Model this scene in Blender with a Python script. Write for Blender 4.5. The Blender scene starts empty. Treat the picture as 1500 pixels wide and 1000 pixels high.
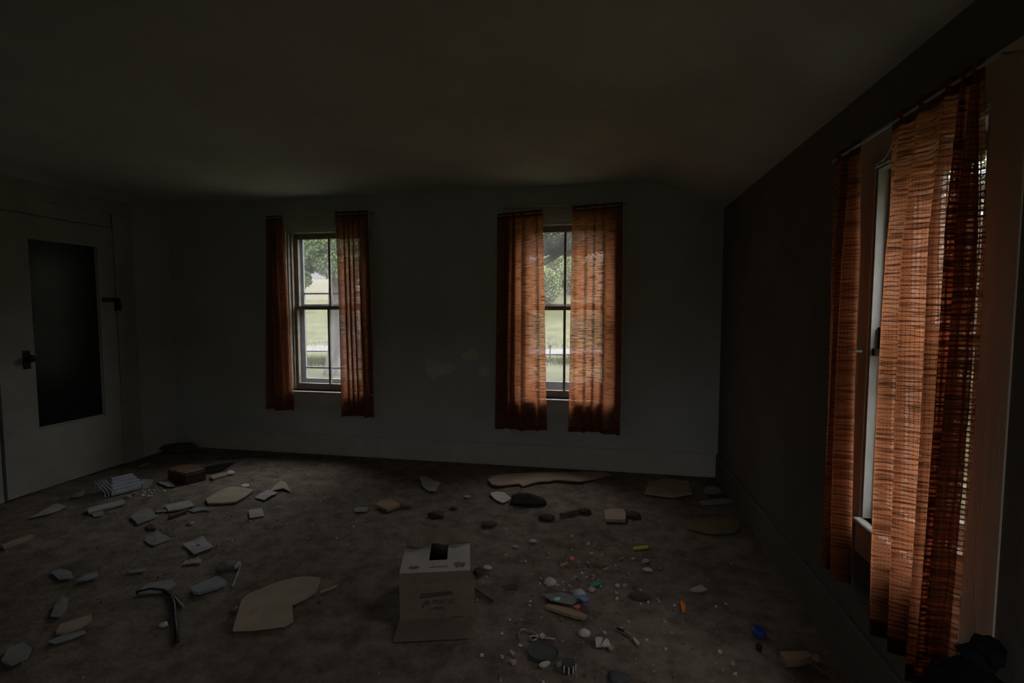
import bpy, bmesh, math, random
from mathutils import Vector, Matrix, noise
SC = bpy.context.scene
COL = SC.collection
R = random.Random(7)

# ------------------------------------------------------------------ camera
F_PX, W_PX, H_PX = 708.0, 1500.0, 1000.0
PITCH = math.radians(3.637)
YAW = math.radians(10.384)
CAM = Vector((0, 0, 1.4))
cd = bpy.data.cameras.new('camera')
cd.sensor_width = 36.0
cd.lens = F_PX / W_PX * 36.0
cd.clip_start = 0.02
cd.clip_end = 600
cam = bpy.data.objects.new('camera', cd)
cam.location = CAM
cam.rotation_euler = (math.pi / 2 - PITCH, 0, YAW)
COL.objects.link(cam)
SC.camera = cam

# ------------------------------------------------------------------ world, light, exposure
SKY = 8.8
w = bpy.data.worlds.new('overcast_sky')
SC.world = w
w.use_nodes = True
nt = w.node_tree
nt.nodes.clear()
tc = nt.nodes.new('ShaderNodeTexCoord')
sx = nt.nodes.new('ShaderNodeSeparateXYZ')
rp = nt.nodes.new('ShaderNodeValToRGB')
bg = nt.nodes.new('ShaderNodeBackground')
wo = nt.nodes.new('ShaderNodeOutputWorld')
nt.links.new(tc.outputs['Generated'], sx.inputs[0])
nt.links.new(sx.outputs['Z'], rp.inputs[0])
nt.links.new(rp.outputs[0], bg.inputs[0])
nt.links.new(bg.outputs[0], wo.inputs[0])
e = rp.color_ramp.elements
e[0].position = 0.0
e[0].color = (0.10, 0.099, 0.104, 1)
em = rp.color_ramp.elements.new(0.2)
em.color = (0.5, 0.5, 0.515, 1)
e[1].position = 0.7
e[1].color = (1.0, 1.0, 1.02, 1)
bg.inputs[1].default_value = SKY
SC.view_settings.view_transform = 'Standard'
SC.view_settings.look = 'None'
SC.view_settings.gamma = 1.0
SC.view_settings.use_curve_mapping = False
SC.view_settings.exposure = 0.0
cy = SC.cycles
cy.use_denoising = True
cy.max_bounces = 14
cy.diffuse_bounces = 7
cy.glossy_bounces = 3
cy.transmission_bounces = 8
cy.transparent_max_bounces = 24
cy.sample_clamp_indirect = 4.0
cy.caustics_reflective = False
cy.caustics_refractive = False

def portal(name, loc, rot, sx_, sy_):
    l = bpy.data.lights.new(name, 'AREA')
    l.shape = 'RECTANGLE'
    l.size = sx_
    l.size_y = sy_
    l.cycles.is_portal = True
    o = bpy.data.objects.new(name, l)
    o.location = loc
    o.rotation_euler = rot
    COL.objects.link(o)

# ------------------------------------------------------------------ geometry of the view (pixel -> ray)
def ray(x, y):
    cx, cyy = (x - 750) / F_PX, -(y - 500) / F_PX
    U = cyy * math.cos(PITCH) - math.sin(PITCH)
    Fw = math.cos(PITCH) + cyy * math.sin(PITCH)
    return Vector((cx * math.cos(YAW) - Fw * math.sin(YAW), cx * math.sin(YAW) + Fw * math.cos(YAW), U))
def at(x, y, axis, v):
    r = ray(x, y)
    t = (v - CAM[axis]) / r[axis]
    return CAM + r * t
def fl(x, y, z=0.0):
    return at(x, y, 2, z)

XL, XR, YB, YF, ZC = -4.3, 0.98, 4.24, -1.7, 2.47

# ------------------------------------------------------------------ materials
MATS = {}
def mat(name, c1, c2=None, scale=8.0, rough=0.9, bump=0.0, bscale=40.0, metal=0.0, spec=0.3, stretch=(1, 1, 1), detail=6):
    if name in MATS:
        return MATS[name]
    m = bpy.data.materials.new(name)
    m.use_nodes = True
    n = m.node_tree
    b = n.nodes['Principled BSDF']
    b.inputs['Roughness'].default_value = rough
    b.inputs['Metallic'].default_value = metal
    b.inputs['Specular IOR Level'].default_value = spec
    b.inputs['Base Color'].default_value = (*c1, 1)
    if c2 or bump:
        t = n.nodes.new('ShaderNodeTexCoord')
        mp = n.nodes.new('ShaderNodeMapping')
        mp.inputs['Scale'].default_value = stretch
        n.links.new(t.outputs['Object'], mp.inputs[0])
    if c2:
        z = n.nodes.new('ShaderNodeTexNoise')
        z.inputs['Scale'].default_value = scale
        z.inputs['Detail'].default_value = detail
        z.inputs['Roughness'].default_value = 0.65
        n.links.new(mp.outputs[0], z.inputs['Vector'])
        r = n.nodes.new('ShaderNodeValToRGB')
        r.color_ramp.elements[0].position = 0.35
        r.color_ramp.elements[1].position = 0.65
        r.color_ramp.elements[0].color = (*c1, 1)
        r.color_ramp.elements[1].color = (*c2, 1)
        n.links.new(z.outputs['Fac'], r.inputs[0])
        n.links.new(r.outputs[0], b.inputs['Base Color'])
    if bump:
        z2 = n.nodes.new('ShaderNodeTexNoise')
        z2.inputs['Scale'].default_value = bscale
        z2.inputs['Detail'].default_value = 5
        n.links.new(mp.outputs[0], z2.inputs['Vector'])
        bp = n.nodes.new('ShaderNodeBump')
        bp.inputs['Strength'].default_value = bump
        bp.inputs['Distance'].default_value = 0.02
        n.links.new(z2.outputs['Fac'], bp.inputs['Height'])
        n.links.new(bp.outputs[0], b.inputs['Normal'])
    MATS[name] = m
    return m

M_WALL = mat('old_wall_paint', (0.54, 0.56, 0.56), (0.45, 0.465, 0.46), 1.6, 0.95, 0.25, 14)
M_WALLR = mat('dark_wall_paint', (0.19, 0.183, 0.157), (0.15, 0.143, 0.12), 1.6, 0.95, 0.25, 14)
M_CEIL = mat('ceiling_plaster', (0.63, 0.67, 0.63), (0.52, 0.55, 0.52), 1.2, 0.95, 0.25, 9)
M_PATCH = mat('bare_plaster', (0.74, 0.73, 0.67), (0.63, 0.62, 0.57), 9, 0.95, 0.3, 40)
M_TRIM = mat('trim_paint', (0.56, 0.555, 0.50), (0.47, 0.465, 0.415), 5, 0.7, 0.1, 30)
M_TRIMW = mat('window_white_paint', (0.50, 0.49, 0.47), (0.40, 0.39, 0.36), 6, 0.6, 0.1, 40)
M_SASH = mat('sash_paint', (0.34, 0.30, 0.26), (0.24, 0.21, 0.18), 12, 0.65, 0.1, 40)
M_CASEWOOD = mat('casing_bare_wood', (0.70, 0.57, 0.45), (0.60, 0.48, 0.375), 6, 0.75, 0.15, 30, stretch=(1, 1, 0.12))
M_STORM = mat('storm_grey_metal', (0.30, 0.34, 0.38), (0.24, 0.27, 0.31), 8, 0.55)
M_DOOR = mat('door_white_paint', (0.42, 0.42, 0.38), (0.33, 0.33, 0.30), 3, 0.75, 0.1, 20)
M_DARKGLASS = mat('dark_door_glass', (0.015, 0.016, 0.017), None, rough=0.25, spec=0.3)
M_IRON = mat('dark_iron', (0.03, 0.028, 0.026), (0.06, 0.045, 0.035), 30, 0.6, metal=0.6)
M_STEEL = mat('dull_steel', (0.42, 0.40, 0.38), (0.30, 0.28, 0.26), 60, 0.45, metal=0.7)
M_TEAL = mat('teal_plastic', (0.06, 0.28, 0.26), None, rough=0.4, spec=0.5)
M_KRAFT = mat('kraft_cardboard', (0.205, 0.158, 0.118), (0.155, 0.118, 0.088), 9, 0.9, 0.1, 50)
M_KRAFT2 = mat('pale_cardboard_face', (0.46, 0.435, 0.41), (0.36, 0.335, 0.315), 7, 0.9, 0.08, 50)
M_INK = mat('box_ink', (0.075, 0.062, 0.05), None, rough=0.9)
M_SMUDGE = mat('box_smudge', (0.13, 0.11, 0.09), (0.19, 0.16, 0.13), 25, 0.95)
M_PAPER = mat('dusty_paper', (0.40, 0.39, 0.38), (0.31, 0.30, 0.28), 12, 0.9, 0.1, 40)
M_PAPERG = mat('grey_green_card', (0.27, 0.285, 0.265), (0.21, 0.22, 0.20), 12, 0.9, 0.1, 40)
M_PAPERB = mat('blue_grey_card', (0.28, 0.30, 0.325), (0.21, 0.225, 0.245), 12, 0.85, 0.1, 40)
M_TAN = mat('tan_board', (0.40, 0.345, 0.26), (0.32, 0.27, 0.20), 8, 0.9, 0.15, 40)
M_TAN2 = mat('pink_tan_board', (0.40, 0.30, 0.235), (0.33, 0.245, 0.19), 8, 0.9, 0.15, 40)
M_WHITE = mat('white_plaster', (0.58, 0.56, 0.53), (0.46, 0.44, 0.41), 25, 0.85, 0.1, 60)
M_BLUEW = mat('blue_white_plastic', (0.46, 0.50, 0.58), (0.36, 0.39, 0.46), 14, 0.5)
M_BROWNW = mat('brown_wood', (0.19, 0.12, 0.075), (0.12, 0.075, 0.045), 10, 0.8, 0.2, 30, stretch=(0.2, 1, 1))
M_DARKW = mat('dark_wood', (0.10, 0.07, 0.05), (0.065, 0.045, 0.035), 10, 0.8, 0.2, 30, stretch=(0.2, 1, 1))
M_LATH = mat('pale_wood', (0.36, 0.25, 0.165), (0.28, 0.19, 0.12), 10, 0.8, 0.2, 30, stretch=(0.2, 1, 1))
M_BLACK = mat('black_plastic', (0.018, 0.018, 0.018), None, rough=0.5)
M_BLACKC = mat('black_cloth', (0.055, 0.047, 0.038), (0.085, 0.072, 0.06), 20, 0.95, 0.3, 30)
M_GREEN = mat('green_plastic', (0.03, 0.22, 0.13), None, rough=0.45)
M_BLUE = mat('blue_plastic', (0.03, 0.07, 0.32), None, rough=0.4)
M_RED = mat('red_plastic', (0.50, 0.05, 0.04), None, rough=0.5)
M_ORANGE = mat('orange_plastic', (0.75, 0.20, 0.02), None, rough=0.5)
M_YELLOW = mat('yellow_plastic', (0.50, 0.42, 0.03), None, rough=0.5)
M_PINK = mat('pink_scrap', (0.50, 0.34, 0.33), (0.40, 0.26, 0.25), 20, 0.9)
M_GREYL = mat('grey_lump', (0.20, 0.195, 0.185), (0.13, 0.125, 0.115), 20, 0.95, 0.4, 40)
M_DIRTL = mat('dirt_lump', (0.10, 0.082, 0.062), (0.065, 0.052, 0.04), 20, 0.95, 0.5, 40)

# floor: trodden dirt over boards
def floor_mat():
    m = bpy.data.materials.new('dirt_floor')
    m.use_nodes = True
    n = m.node_tree
    b = n.nodes['Principled BSDF']
    b.inputs['Roughness'].default_value = 0.95
    b.inputs['Specular IOR Level'].default_value = 0.15
    t = n.nodes.new('ShaderNodeTexCoord')
    def nz(s, d):
        z = n.nodes.new('ShaderNodeTexNoise')
        z.inputs['Scale'].default_value = s
        z.inputs['Detail'].default_value = d
        z.inputs['Roughness'].default_value = 0.7
        n.links.new(t.outputs['Object'], z.inputs['Vector'])
        return z
    a, c, f = nz(1.4, 6), nz(9, 8), nz(60, 4)
    r1 = n.nodes.new('ShaderNodeValToRGB')
    r1.color_ramp.elements[0].position = 0.35
    r1.color_ramp.elements[0].color = (0.18, 0.147, 0.118, 1)
    r1.color_ramp.elements[1].position = 0.68
    r1.color_ramp.elements[1].color = (0.28, 0.232, 0.19, 1)
    n.links.new(a.outputs['Fac'], r1.inputs[0])
    r2 = n.nodes.new('ShaderNodeValToRGB')
    r2.color_ramp.elements[0].position = 0.36
    r2.color_ramp.elements[0].color = (0.55, 0.53, 0.50, 1)
    r2.color_ramp.elements[1].position = 0.62
    r2.color_ramp.elements[1].color = (1.1, 1.1, 1.1, 1)
    n.links.new(c.outputs['Fac'], r2.inputs[0])
    mx = n.nodes.new('ShaderNodeMix')
    mx.data_type = 'RGBA'
    mx.blend_type = 'MULTIPLY'
    mx.inputs[0].default_value = 1.0
    n.links.new(r1.outputs[0], mx.inputs[6])
    n.links.new(r2.outputs[0], mx.inputs[7])
    n.links.new(mx.outputs[2], b.inputs['Base Color'])
    ad = n.nodes.new('ShaderNodeMath')
    ad.operation = 'MULTIPLY_ADD'
    ad.inputs[1].default_value = 0.35
    n.links.new(f.outputs['Fac'], ad.inputs[0])
    n.links.new(c.outputs['Fac'], ad.inputs[2])
    bp = n.nodes.new('ShaderNodeBump')
    bp.inputs['Strength'].default_value = 0.7
    bp.inputs['Distance'].default_value = 0.03
    n.links.new(ad.outputs[0], bp.inputs['Height'])
    n.links.new(bp.outputs[0], b.inputs['Normal'])
    return m
M_FLOOR = floor_mat()

def glass_mat():
    m = bpy.data.materials.new('dusty_pane_glass')
    m.use_nodes = True
    n = m.node_tree
    n.nodes.clear()
    o = n.nodes.new('ShaderNodeOutputMaterial')
    tr = n.nodes.new('ShaderNodeBsdfTransparent')
    tr.inputs[0].default_value = (0.975, 0.98, 0.975, 1)
    gl = n.nodes.new('ShaderNodeBsdfGlossy')
    gl.inputs['Roughness'].default_value = 0.02
    m1 = n.nodes.new('ShaderNodeMixShader')
    m1.inputs[0].default_value = 0.03
    n.links.new(tr.outputs[0], m1.inputs[1])
    n.links.new(gl.outputs[0], m1.inputs[2])
    tl = n.nodes.new('ShaderNodeBsdfTranslucent')
    tl.inputs[0].default_value = (0.75, 0.73, 0.74, 1)
    t = n.nodes.new('ShaderNodeTexCoord')
    z = n.nodes.new('ShaderNodeTexNoise')
    z.inputs['Scale'].default_value = 5
    z.inputs['Detail'].default_value = 5
    n.links.new(t.outputs['Object'], z.inputs['Vector'])
    mr = n.nodes.new('ShaderNodeMapRange')
    mr.inputs[1].default_value = 0.35
    mr.inputs[2].default_value = 0.7
    mr.inputs[3].default_value = 0.007
    mr.inputs[4].default_value = 0.026
    n.links.new(z.outputs['Fac'], mr.inputs[0])
    m2 = n.nodes.new('ShaderNodeMixShader')
    n.links.new(mr.outputs[0], m2.inputs[0])
    n.links.new(m1.outputs[0], m2.inputs[1])
    n.links.new(tl.outputs[0], m2.inputs[2])
    n.links.new(m2.outputs[0], o.inputs[0])
    return m
M_GLASS = glass_mat()

def curtain_mat(name, thru):
    m = bpy.data.materials.new(name)
    m.use_nodes = True
    n = m.node_tree
    n.nodes.clear()
    L = n.links.new
    def N(t, **k):
        q = n.nodes.new(t)
        for a, v in k.items():
            setattr(q, a, v)
        return q
    def mth(op, a, b=None, c=None):
        q = N('ShaderNodeMath', operation=op)
        for i, v in enumerate((a, b, c)):
            if v is None:
                continue
            if isinstance(v, (int, float)):
                q.inputs[i].default_value = v
            else:
                L(v, q.inputs[i])
        return q.outputs[0]
    uv = N('ShaderNodeUVMap')
    sp = N('ShaderNodeSeparateXYZ')
    L(uv.outputs[0], sp.inputs[0])
    U, V = sp.outputs[0], sp.outputs[1]
    def nz(su, sv, det=3, off=0.0):
        c = N('ShaderNodeCombineXYZ')
        L(mth('MULTIPLY', U, su), c.inputs[0])
        L(mth('MULTIPLY', V, sv), c.inputs[1])
        c.inputs[2].default_value = off
        z = N('ShaderNodeTexNoise')
        z.inputs['Scale'].default_value = 1.0
        z.inputs['Detail'].default_value = det
        L(c.outputs[0], z.inputs['Vector'])
        return z.outputs['Fac']
    wv = mth('MULTIPLY_ADD', mth('SUBTRACT', nz(7, 14), 0.5), 0.032, V)
    wu = mth('MULTIPLY_ADD', mth('SUBTRACT', nz(26, 5, 2, 3.1), 0.5), 0.010, U)
    rows = mth('MULTIPLY_ADD', mth('SINE', mth('MULTIPLY', wv, 2 * math.pi / 0.0135)), 0.5, 0.5)
    cols = mth('MULTIPLY_ADD', mth('SINE', mth('MULTIPLY', wu, 2 * math.pi / 0.0115)), 0.5, 0.5)
    def ss(x, lo, hi, a=0.0, b=1.0):
        q = N('ShaderNodeMapRange', interpolation_type='SMOOTHSTEP')
        L(x, q.inputs[0])
        q.inputs[1].default_value = lo
        q.inputs[2].default_value = hi
        q.inputs[3].default_value = a
        q.inputs[4].default_value = b
        return q.outputs[0]
    slub = nz(6, 105, 4, 8.0)          # thick and thin weft yarns
    gap = mth('MULTIPLY', ss(rows, 0.12, 0.5), ss(cols, 0.04, 0.32))
    loose = ss(nz(3.0, 11.0, 3, 5.0), 0.35, 0.6, 0.6, 1.0)
    tfac = mth('MULTIPLY', mth('MULTIPLY', gap, loose), ss(slub, 0.36, 0.58, 0.10, 0.50))
    dens = mth('MULTIPLY', ss(slub, 0.36, 0.56, 0.22, 1.0), ss(rows, 0.0, 0.35, 0.25, 1.0))
    dens = mth('MULTIPLY', dens, ss(cols, 0.0, 0.2, 0.45, 1.0))
    dif = N('ShaderNodeBsdfDiffuse')
    dif.inputs[0].default_value = (0.23, 0.088, 0.038, 1)
    trl = N('ShaderNodeBsdfTranslucent')
    mc = N('ShaderNodeMix', data_type='RGBA')
    L(dens, mc.inputs[0])
    mc.inputs[6].default_value = (0.05, 0.018, 0.009, 1)
    mc.inputs[7].default_value = (0.93, 0.345, 0.155, 1)
    L(mc.outputs[2], trl.inputs[0])
    m1 = N('ShaderNodeMixShader')
    m1.inputs[0].default_value = thru
    L(dif.outputs[0], m1.inputs[1])
    L(trl.outputs[0], m1.inputs[2])
    tp = N('ShaderNodeBsdfTransparent')
    m2 = N('ShaderNodeMixShader')
    L(tfac, m2.inputs[0])
    L(m1.outputs[0], m2.inputs[1])
    L(tp.outputs[0], m2.inputs[2])
    o = N('ShaderNodeOutputMaterial')
    L(m2.outputs[0], o.inputs[0])
    return m
M_CURT = curtain_mat('rust_open_weave_cloth', 0.70)
M_CURT_HALF_SHADED = curtain_mat('rust_open_weave_cloth_half_shaded', 0.54)  # same cloth passing less light, to dim the middle window's glow
M_CURT_SHADED = curtain_mat('rust_open_weave_cloth_shaded', 0.27)  # same cloth again, the left window's shade put into its mix
M_HEM = mat('rust_hem_cloth', (0.20, 0.062, 0.022), (0.14, 0.042, 0.015), 30, 0.95, 0.3, 80)

# ------------------------------------------------------------------ object helpers
def link(name, bm, m, parent=None, loc=None, smooth=False):
    me = bpy.data.meshes.new(name)
    bmesh.ops.recalc_face_normals(bm, faces=bm.faces[:])
    if smooth:
        for f in bm.faces:
            f.smooth = True
    bm.to_mesh(me)
    bm.free()
    for mm in (m if isinstance(m, (list, tuple)) else [m]):
        me.materials.append(mm)
    o = bpy.data.objects.new(name, me)
    COL.objects.link(o)
    if parent:
        o.parent = parent
    if loc is not None:
        o.location = loc
    return o
def empty(name, loc=(0, 0, 0), rz=0.0, kind=None):
    o = bpy.data.objects.new(name, None)
    o.empty_display_size = 0.1
    o.location = loc
    o.rotation_euler = (0, 0, rz)
    COL.objects.link(o)
    if kind:
        o['kind'] = kind
    return o
def tag(o, label, cat, group=None, kind=None):
    o['label'] = label
    o['category'] = cat
    if group:
        o['group'] = group
    if kind:
        o['kind'] = kind
    return o
def box(bm, x0, x1, y0, y1, z0, z1):
    vs = [bm.verts.new(p) for p in ((x0, y0, z0), (x1, y0, z0), (x1, y1, z0), (x0, y1, z0), (x0, y0, z1), (x1, y0, z1), (x1, y1, z1), (x0, y1, z1))]
    for f in ((0, 3, 2, 1), (4, 5, 6, 7), (0, 1, 5, 4), (1, 2, 6, 5), (2, 3, 7, 6), (3, 0, 4, 7)):
        bm.faces.new([vs[i] for i in f])
    return vs
def bx(name, m, parent, x0, x1, y0, y1, z0, z1, bev=0.0):
    bm = bmesh.new()
    box(bm, min(x0, x1), max(x0, x1), min(y0, y1), max(y0, y1), min(z0, z1), max(z0, z1))
    if bev:
        bmesh.ops.bevel(bm, geom=bm.edges[:], offset=bev, segments=1, affect='EDGES')
    return link(name, bm, m, parent)
def tube(bm, pts, r, n=6):
    rings = []
    pts = [Vector(p) for p in pts]
    for i, p in enumerate(pts):
        d = (pts[min(i + 1, len(pts) - 1)] - pts[max(i - 1, 0)]).normalized()
        a = d.orthogonal().normalized() if abs(d.z) > 0.99 else d.cross(Vector((0, 0, 1))).normalized()
        b = d.cross(a).normalized()
        rr = r[i] if isinstance(r, (list, tuple)) else r
        rings.append([bm.verts.new(p + (a * math.cos(2 * math.pi * k / n) + b * math.sin(2 * math.pi * k / n)) * rr) for k in range(n)])
    for q, s in zip(rings, rings[1:]):
        for k in range(n):
            bm.faces.new((q[k], q[(k + 1) % n], s[(k + 1) % n], s[k]))
    bm.faces.new(rings[0][::-1])
    bm.faces.new(rings[-1])

# ------------------------------------------------------------------ room shell
def wall_with_holes(name, m, axis, p0, p1, u0, u1, holes):
    """axis 1: wall in the XZ plane (thickness along Y); axis 0: wall in the YZ plane."""
    bm = bmesh.new()
    def slabb(a, b, z0, z1):
        if b - a < 1e-4 or z1 - z0 < 1e-4:
            return
        if axis == 1:
            box(bm, a, b, p0, p1, z0, z1)
        else:
            box(bm, p0, p1, a, b, z0, z1)
    cur = u0
    for (a, b, z0, z1) in sorted(holes):
        slabb(cur, a, -0.05, ZC + 0.05)
        slabb(a, b, -0.05, z0)
        slabb(a, b, z1, ZC + 0.05)
        cur = b
    slabb(cur, u1, -0.05, ZC + 0.05)
    o = link(name, bm, m)
    o['kind'] = 'structure'
    return o

WT = 0.20
W1 = (-2.99, -2.21, 0.62, 2.165)      # x0, x1, sill, head of the left back window
W2 = (-0.715, 0.085, 0.62, 2.165)
W3 = (1.465, 2.005, 0.62, 1.925)      # y0, y1 on the right wall
wall_back = wall_with_holes('wall_back', M_WALL, 1, YB, YB + WT, XL - WT, XR + WT, [W1, W2])
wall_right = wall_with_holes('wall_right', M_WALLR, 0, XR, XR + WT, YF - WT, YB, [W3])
wall_left = wall_with_holes('wall_left', M_WALL, 0, XL - WT, XL, YF - WT, YB, [])
W_FILL = (-0.24, 0.84, 0.62, 2.165)      # unseen bare window added behind the camera for fill light
wall_front = wall_with_holes('wall_front', M_WALL, 1, YF - WT, YF, XL, XR, [W_FILL])
ceil_bm = bmesh.new()
def ceil_z(x, y):
    t_ = max(0.0, min(1.0, (x - 0.38) / (XR - 0.38)))
    return ZC - 0.24 * t_ * t_ * (3 - 2 * t_) + 0.006 * noise.noise(Vector((x * 0.9, y * 0.9, 5)))
cxs = [XL - WT + (XR - XL + 2 * WT) * i / 48 for i in range(49)]
cys = [YF - WT + (YB - YF + 2 * WT) * i / 30 for i in range(31)]
lo_ = [[ceil_bm.verts.new((x, y, ceil_z(x, y))) for y in cys] for x in cxs]
hi_ = [[ceil_bm.verts.new((x, y, ZC + 0.15)) for y in (cys[0], cys[-1])] for x in (cxs[0], cxs[-1])]
for i in range(48):
    for j in range(30):
        ceil_bm.faces.new((lo_[i][j], lo_[i][j + 1], lo_[i + 1][j + 1], lo_[i + 1][j])).smooth = True
ceil_bm.faces.new((hi_[0][0], hi_[1][0], hi_[1][1], hi_[0][1]))
ceil_bm.faces.new([lo_[i][0] for i in range(49)] + [hi_[1][0], hi_[0][0]])
ceil_bm.faces.new([lo_[i][-1] for i in range(48, -1, -1)] + [hi_[0][1], hi_[1][1]])
ceil_bm.faces.new([lo_[0][j] for j in range(30, -1, -1)] + [hi_[0][0], hi_[0][1]])
ceil_bm.faces.new([lo_[-1][j] for j in range(31)] + [hi_[1][1], hi_[1][0]])
ceiling = link('ceiling', ceil_bm, M_CEIL)
ceiling['kind'] = 'structure'

def floor_h(x, y):
    return 0.006 * noise.noise(Vector((x * 1.7, y * 1.7, 0))) + 0.004 * noise.noise(Vector((x * 6, y * 6, 3)))
fb = bmesh.new()
NX, NY = 130, 146
gx = [XL - 0.1 + (XR - XL + 0.2) * i / NX for i in range(NX + 1)]
gy = [YF - 0.1 + (YB - YF + 0.2) * j / NY for j in range(NY + 1)]
vg = [[fb.verts.new((x, y, floor_h(x, y))) for y in gy] for x in gx]
for i in range(NX):
    for j in range(NY):
        fb.faces.new((vg[i][j], vg[i + 1][j], vg[i + 1][j + 1], vg[i][j + 1]))
floor_o = link('floor', fb, M_FLOOR, smooth=True)
floor_o['kind'] = 'structure'

# baseboards and corner trims
def structure(o):
    o['kind'] = 'structure'
    return o
structure(bx('baseboard_back', M_TRIM, None, XL, XR, YB - 0.018, YB, 0.0, 0.2, 0.004))
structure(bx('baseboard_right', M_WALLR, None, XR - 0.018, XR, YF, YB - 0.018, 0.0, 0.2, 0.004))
structure(bx('baseboard_left', M_TRIM, None, XL, XL + 0.018, 3.83, YB - 0.018, 0.0, 0.2, 0.004))
# peeled patches: bare plaster standing a little proud of the back wall
def wall_patch(name, px, mtl, parent):
    bm = bmesh.new()
    ps = [at(x, y, 1, YB) for x, y in px]
    a = [bm.verts.new((p.x, YB - 0.003, p.z)) for p in ps]
    b = [bm.verts.new((p.x, YB + 0.01, p.z)) for p in ps]
    bm.faces.new(a)
    for i in range(len(a)):
        j = (i + 1) % len(a)
        bm.faces.new((a[i], b[i], b[j], a[j]))
    link(name, bm, mtl, parent)
wall_patch('bare_plaster_patch', [(622, 523), (630, 527), (640, 528), (652, 531), (664, 533), (668, 540), (660, 546), (648, 549), (640, 549), (636, 557), (630, 552), (624, 545)], M_PATCH, wall_back)
wall_patch('bare_plaster_patch', [(676, 519), (690, 511), (702, 516), (700, 526), (688, 527), (678, 526)], M_PATCH, wall_back)
wall_patch('bare_plaster_patch', [(700, 540), (716, 536), (718, 548), (706, 552)], M_PATCH, wall_back)

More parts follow.
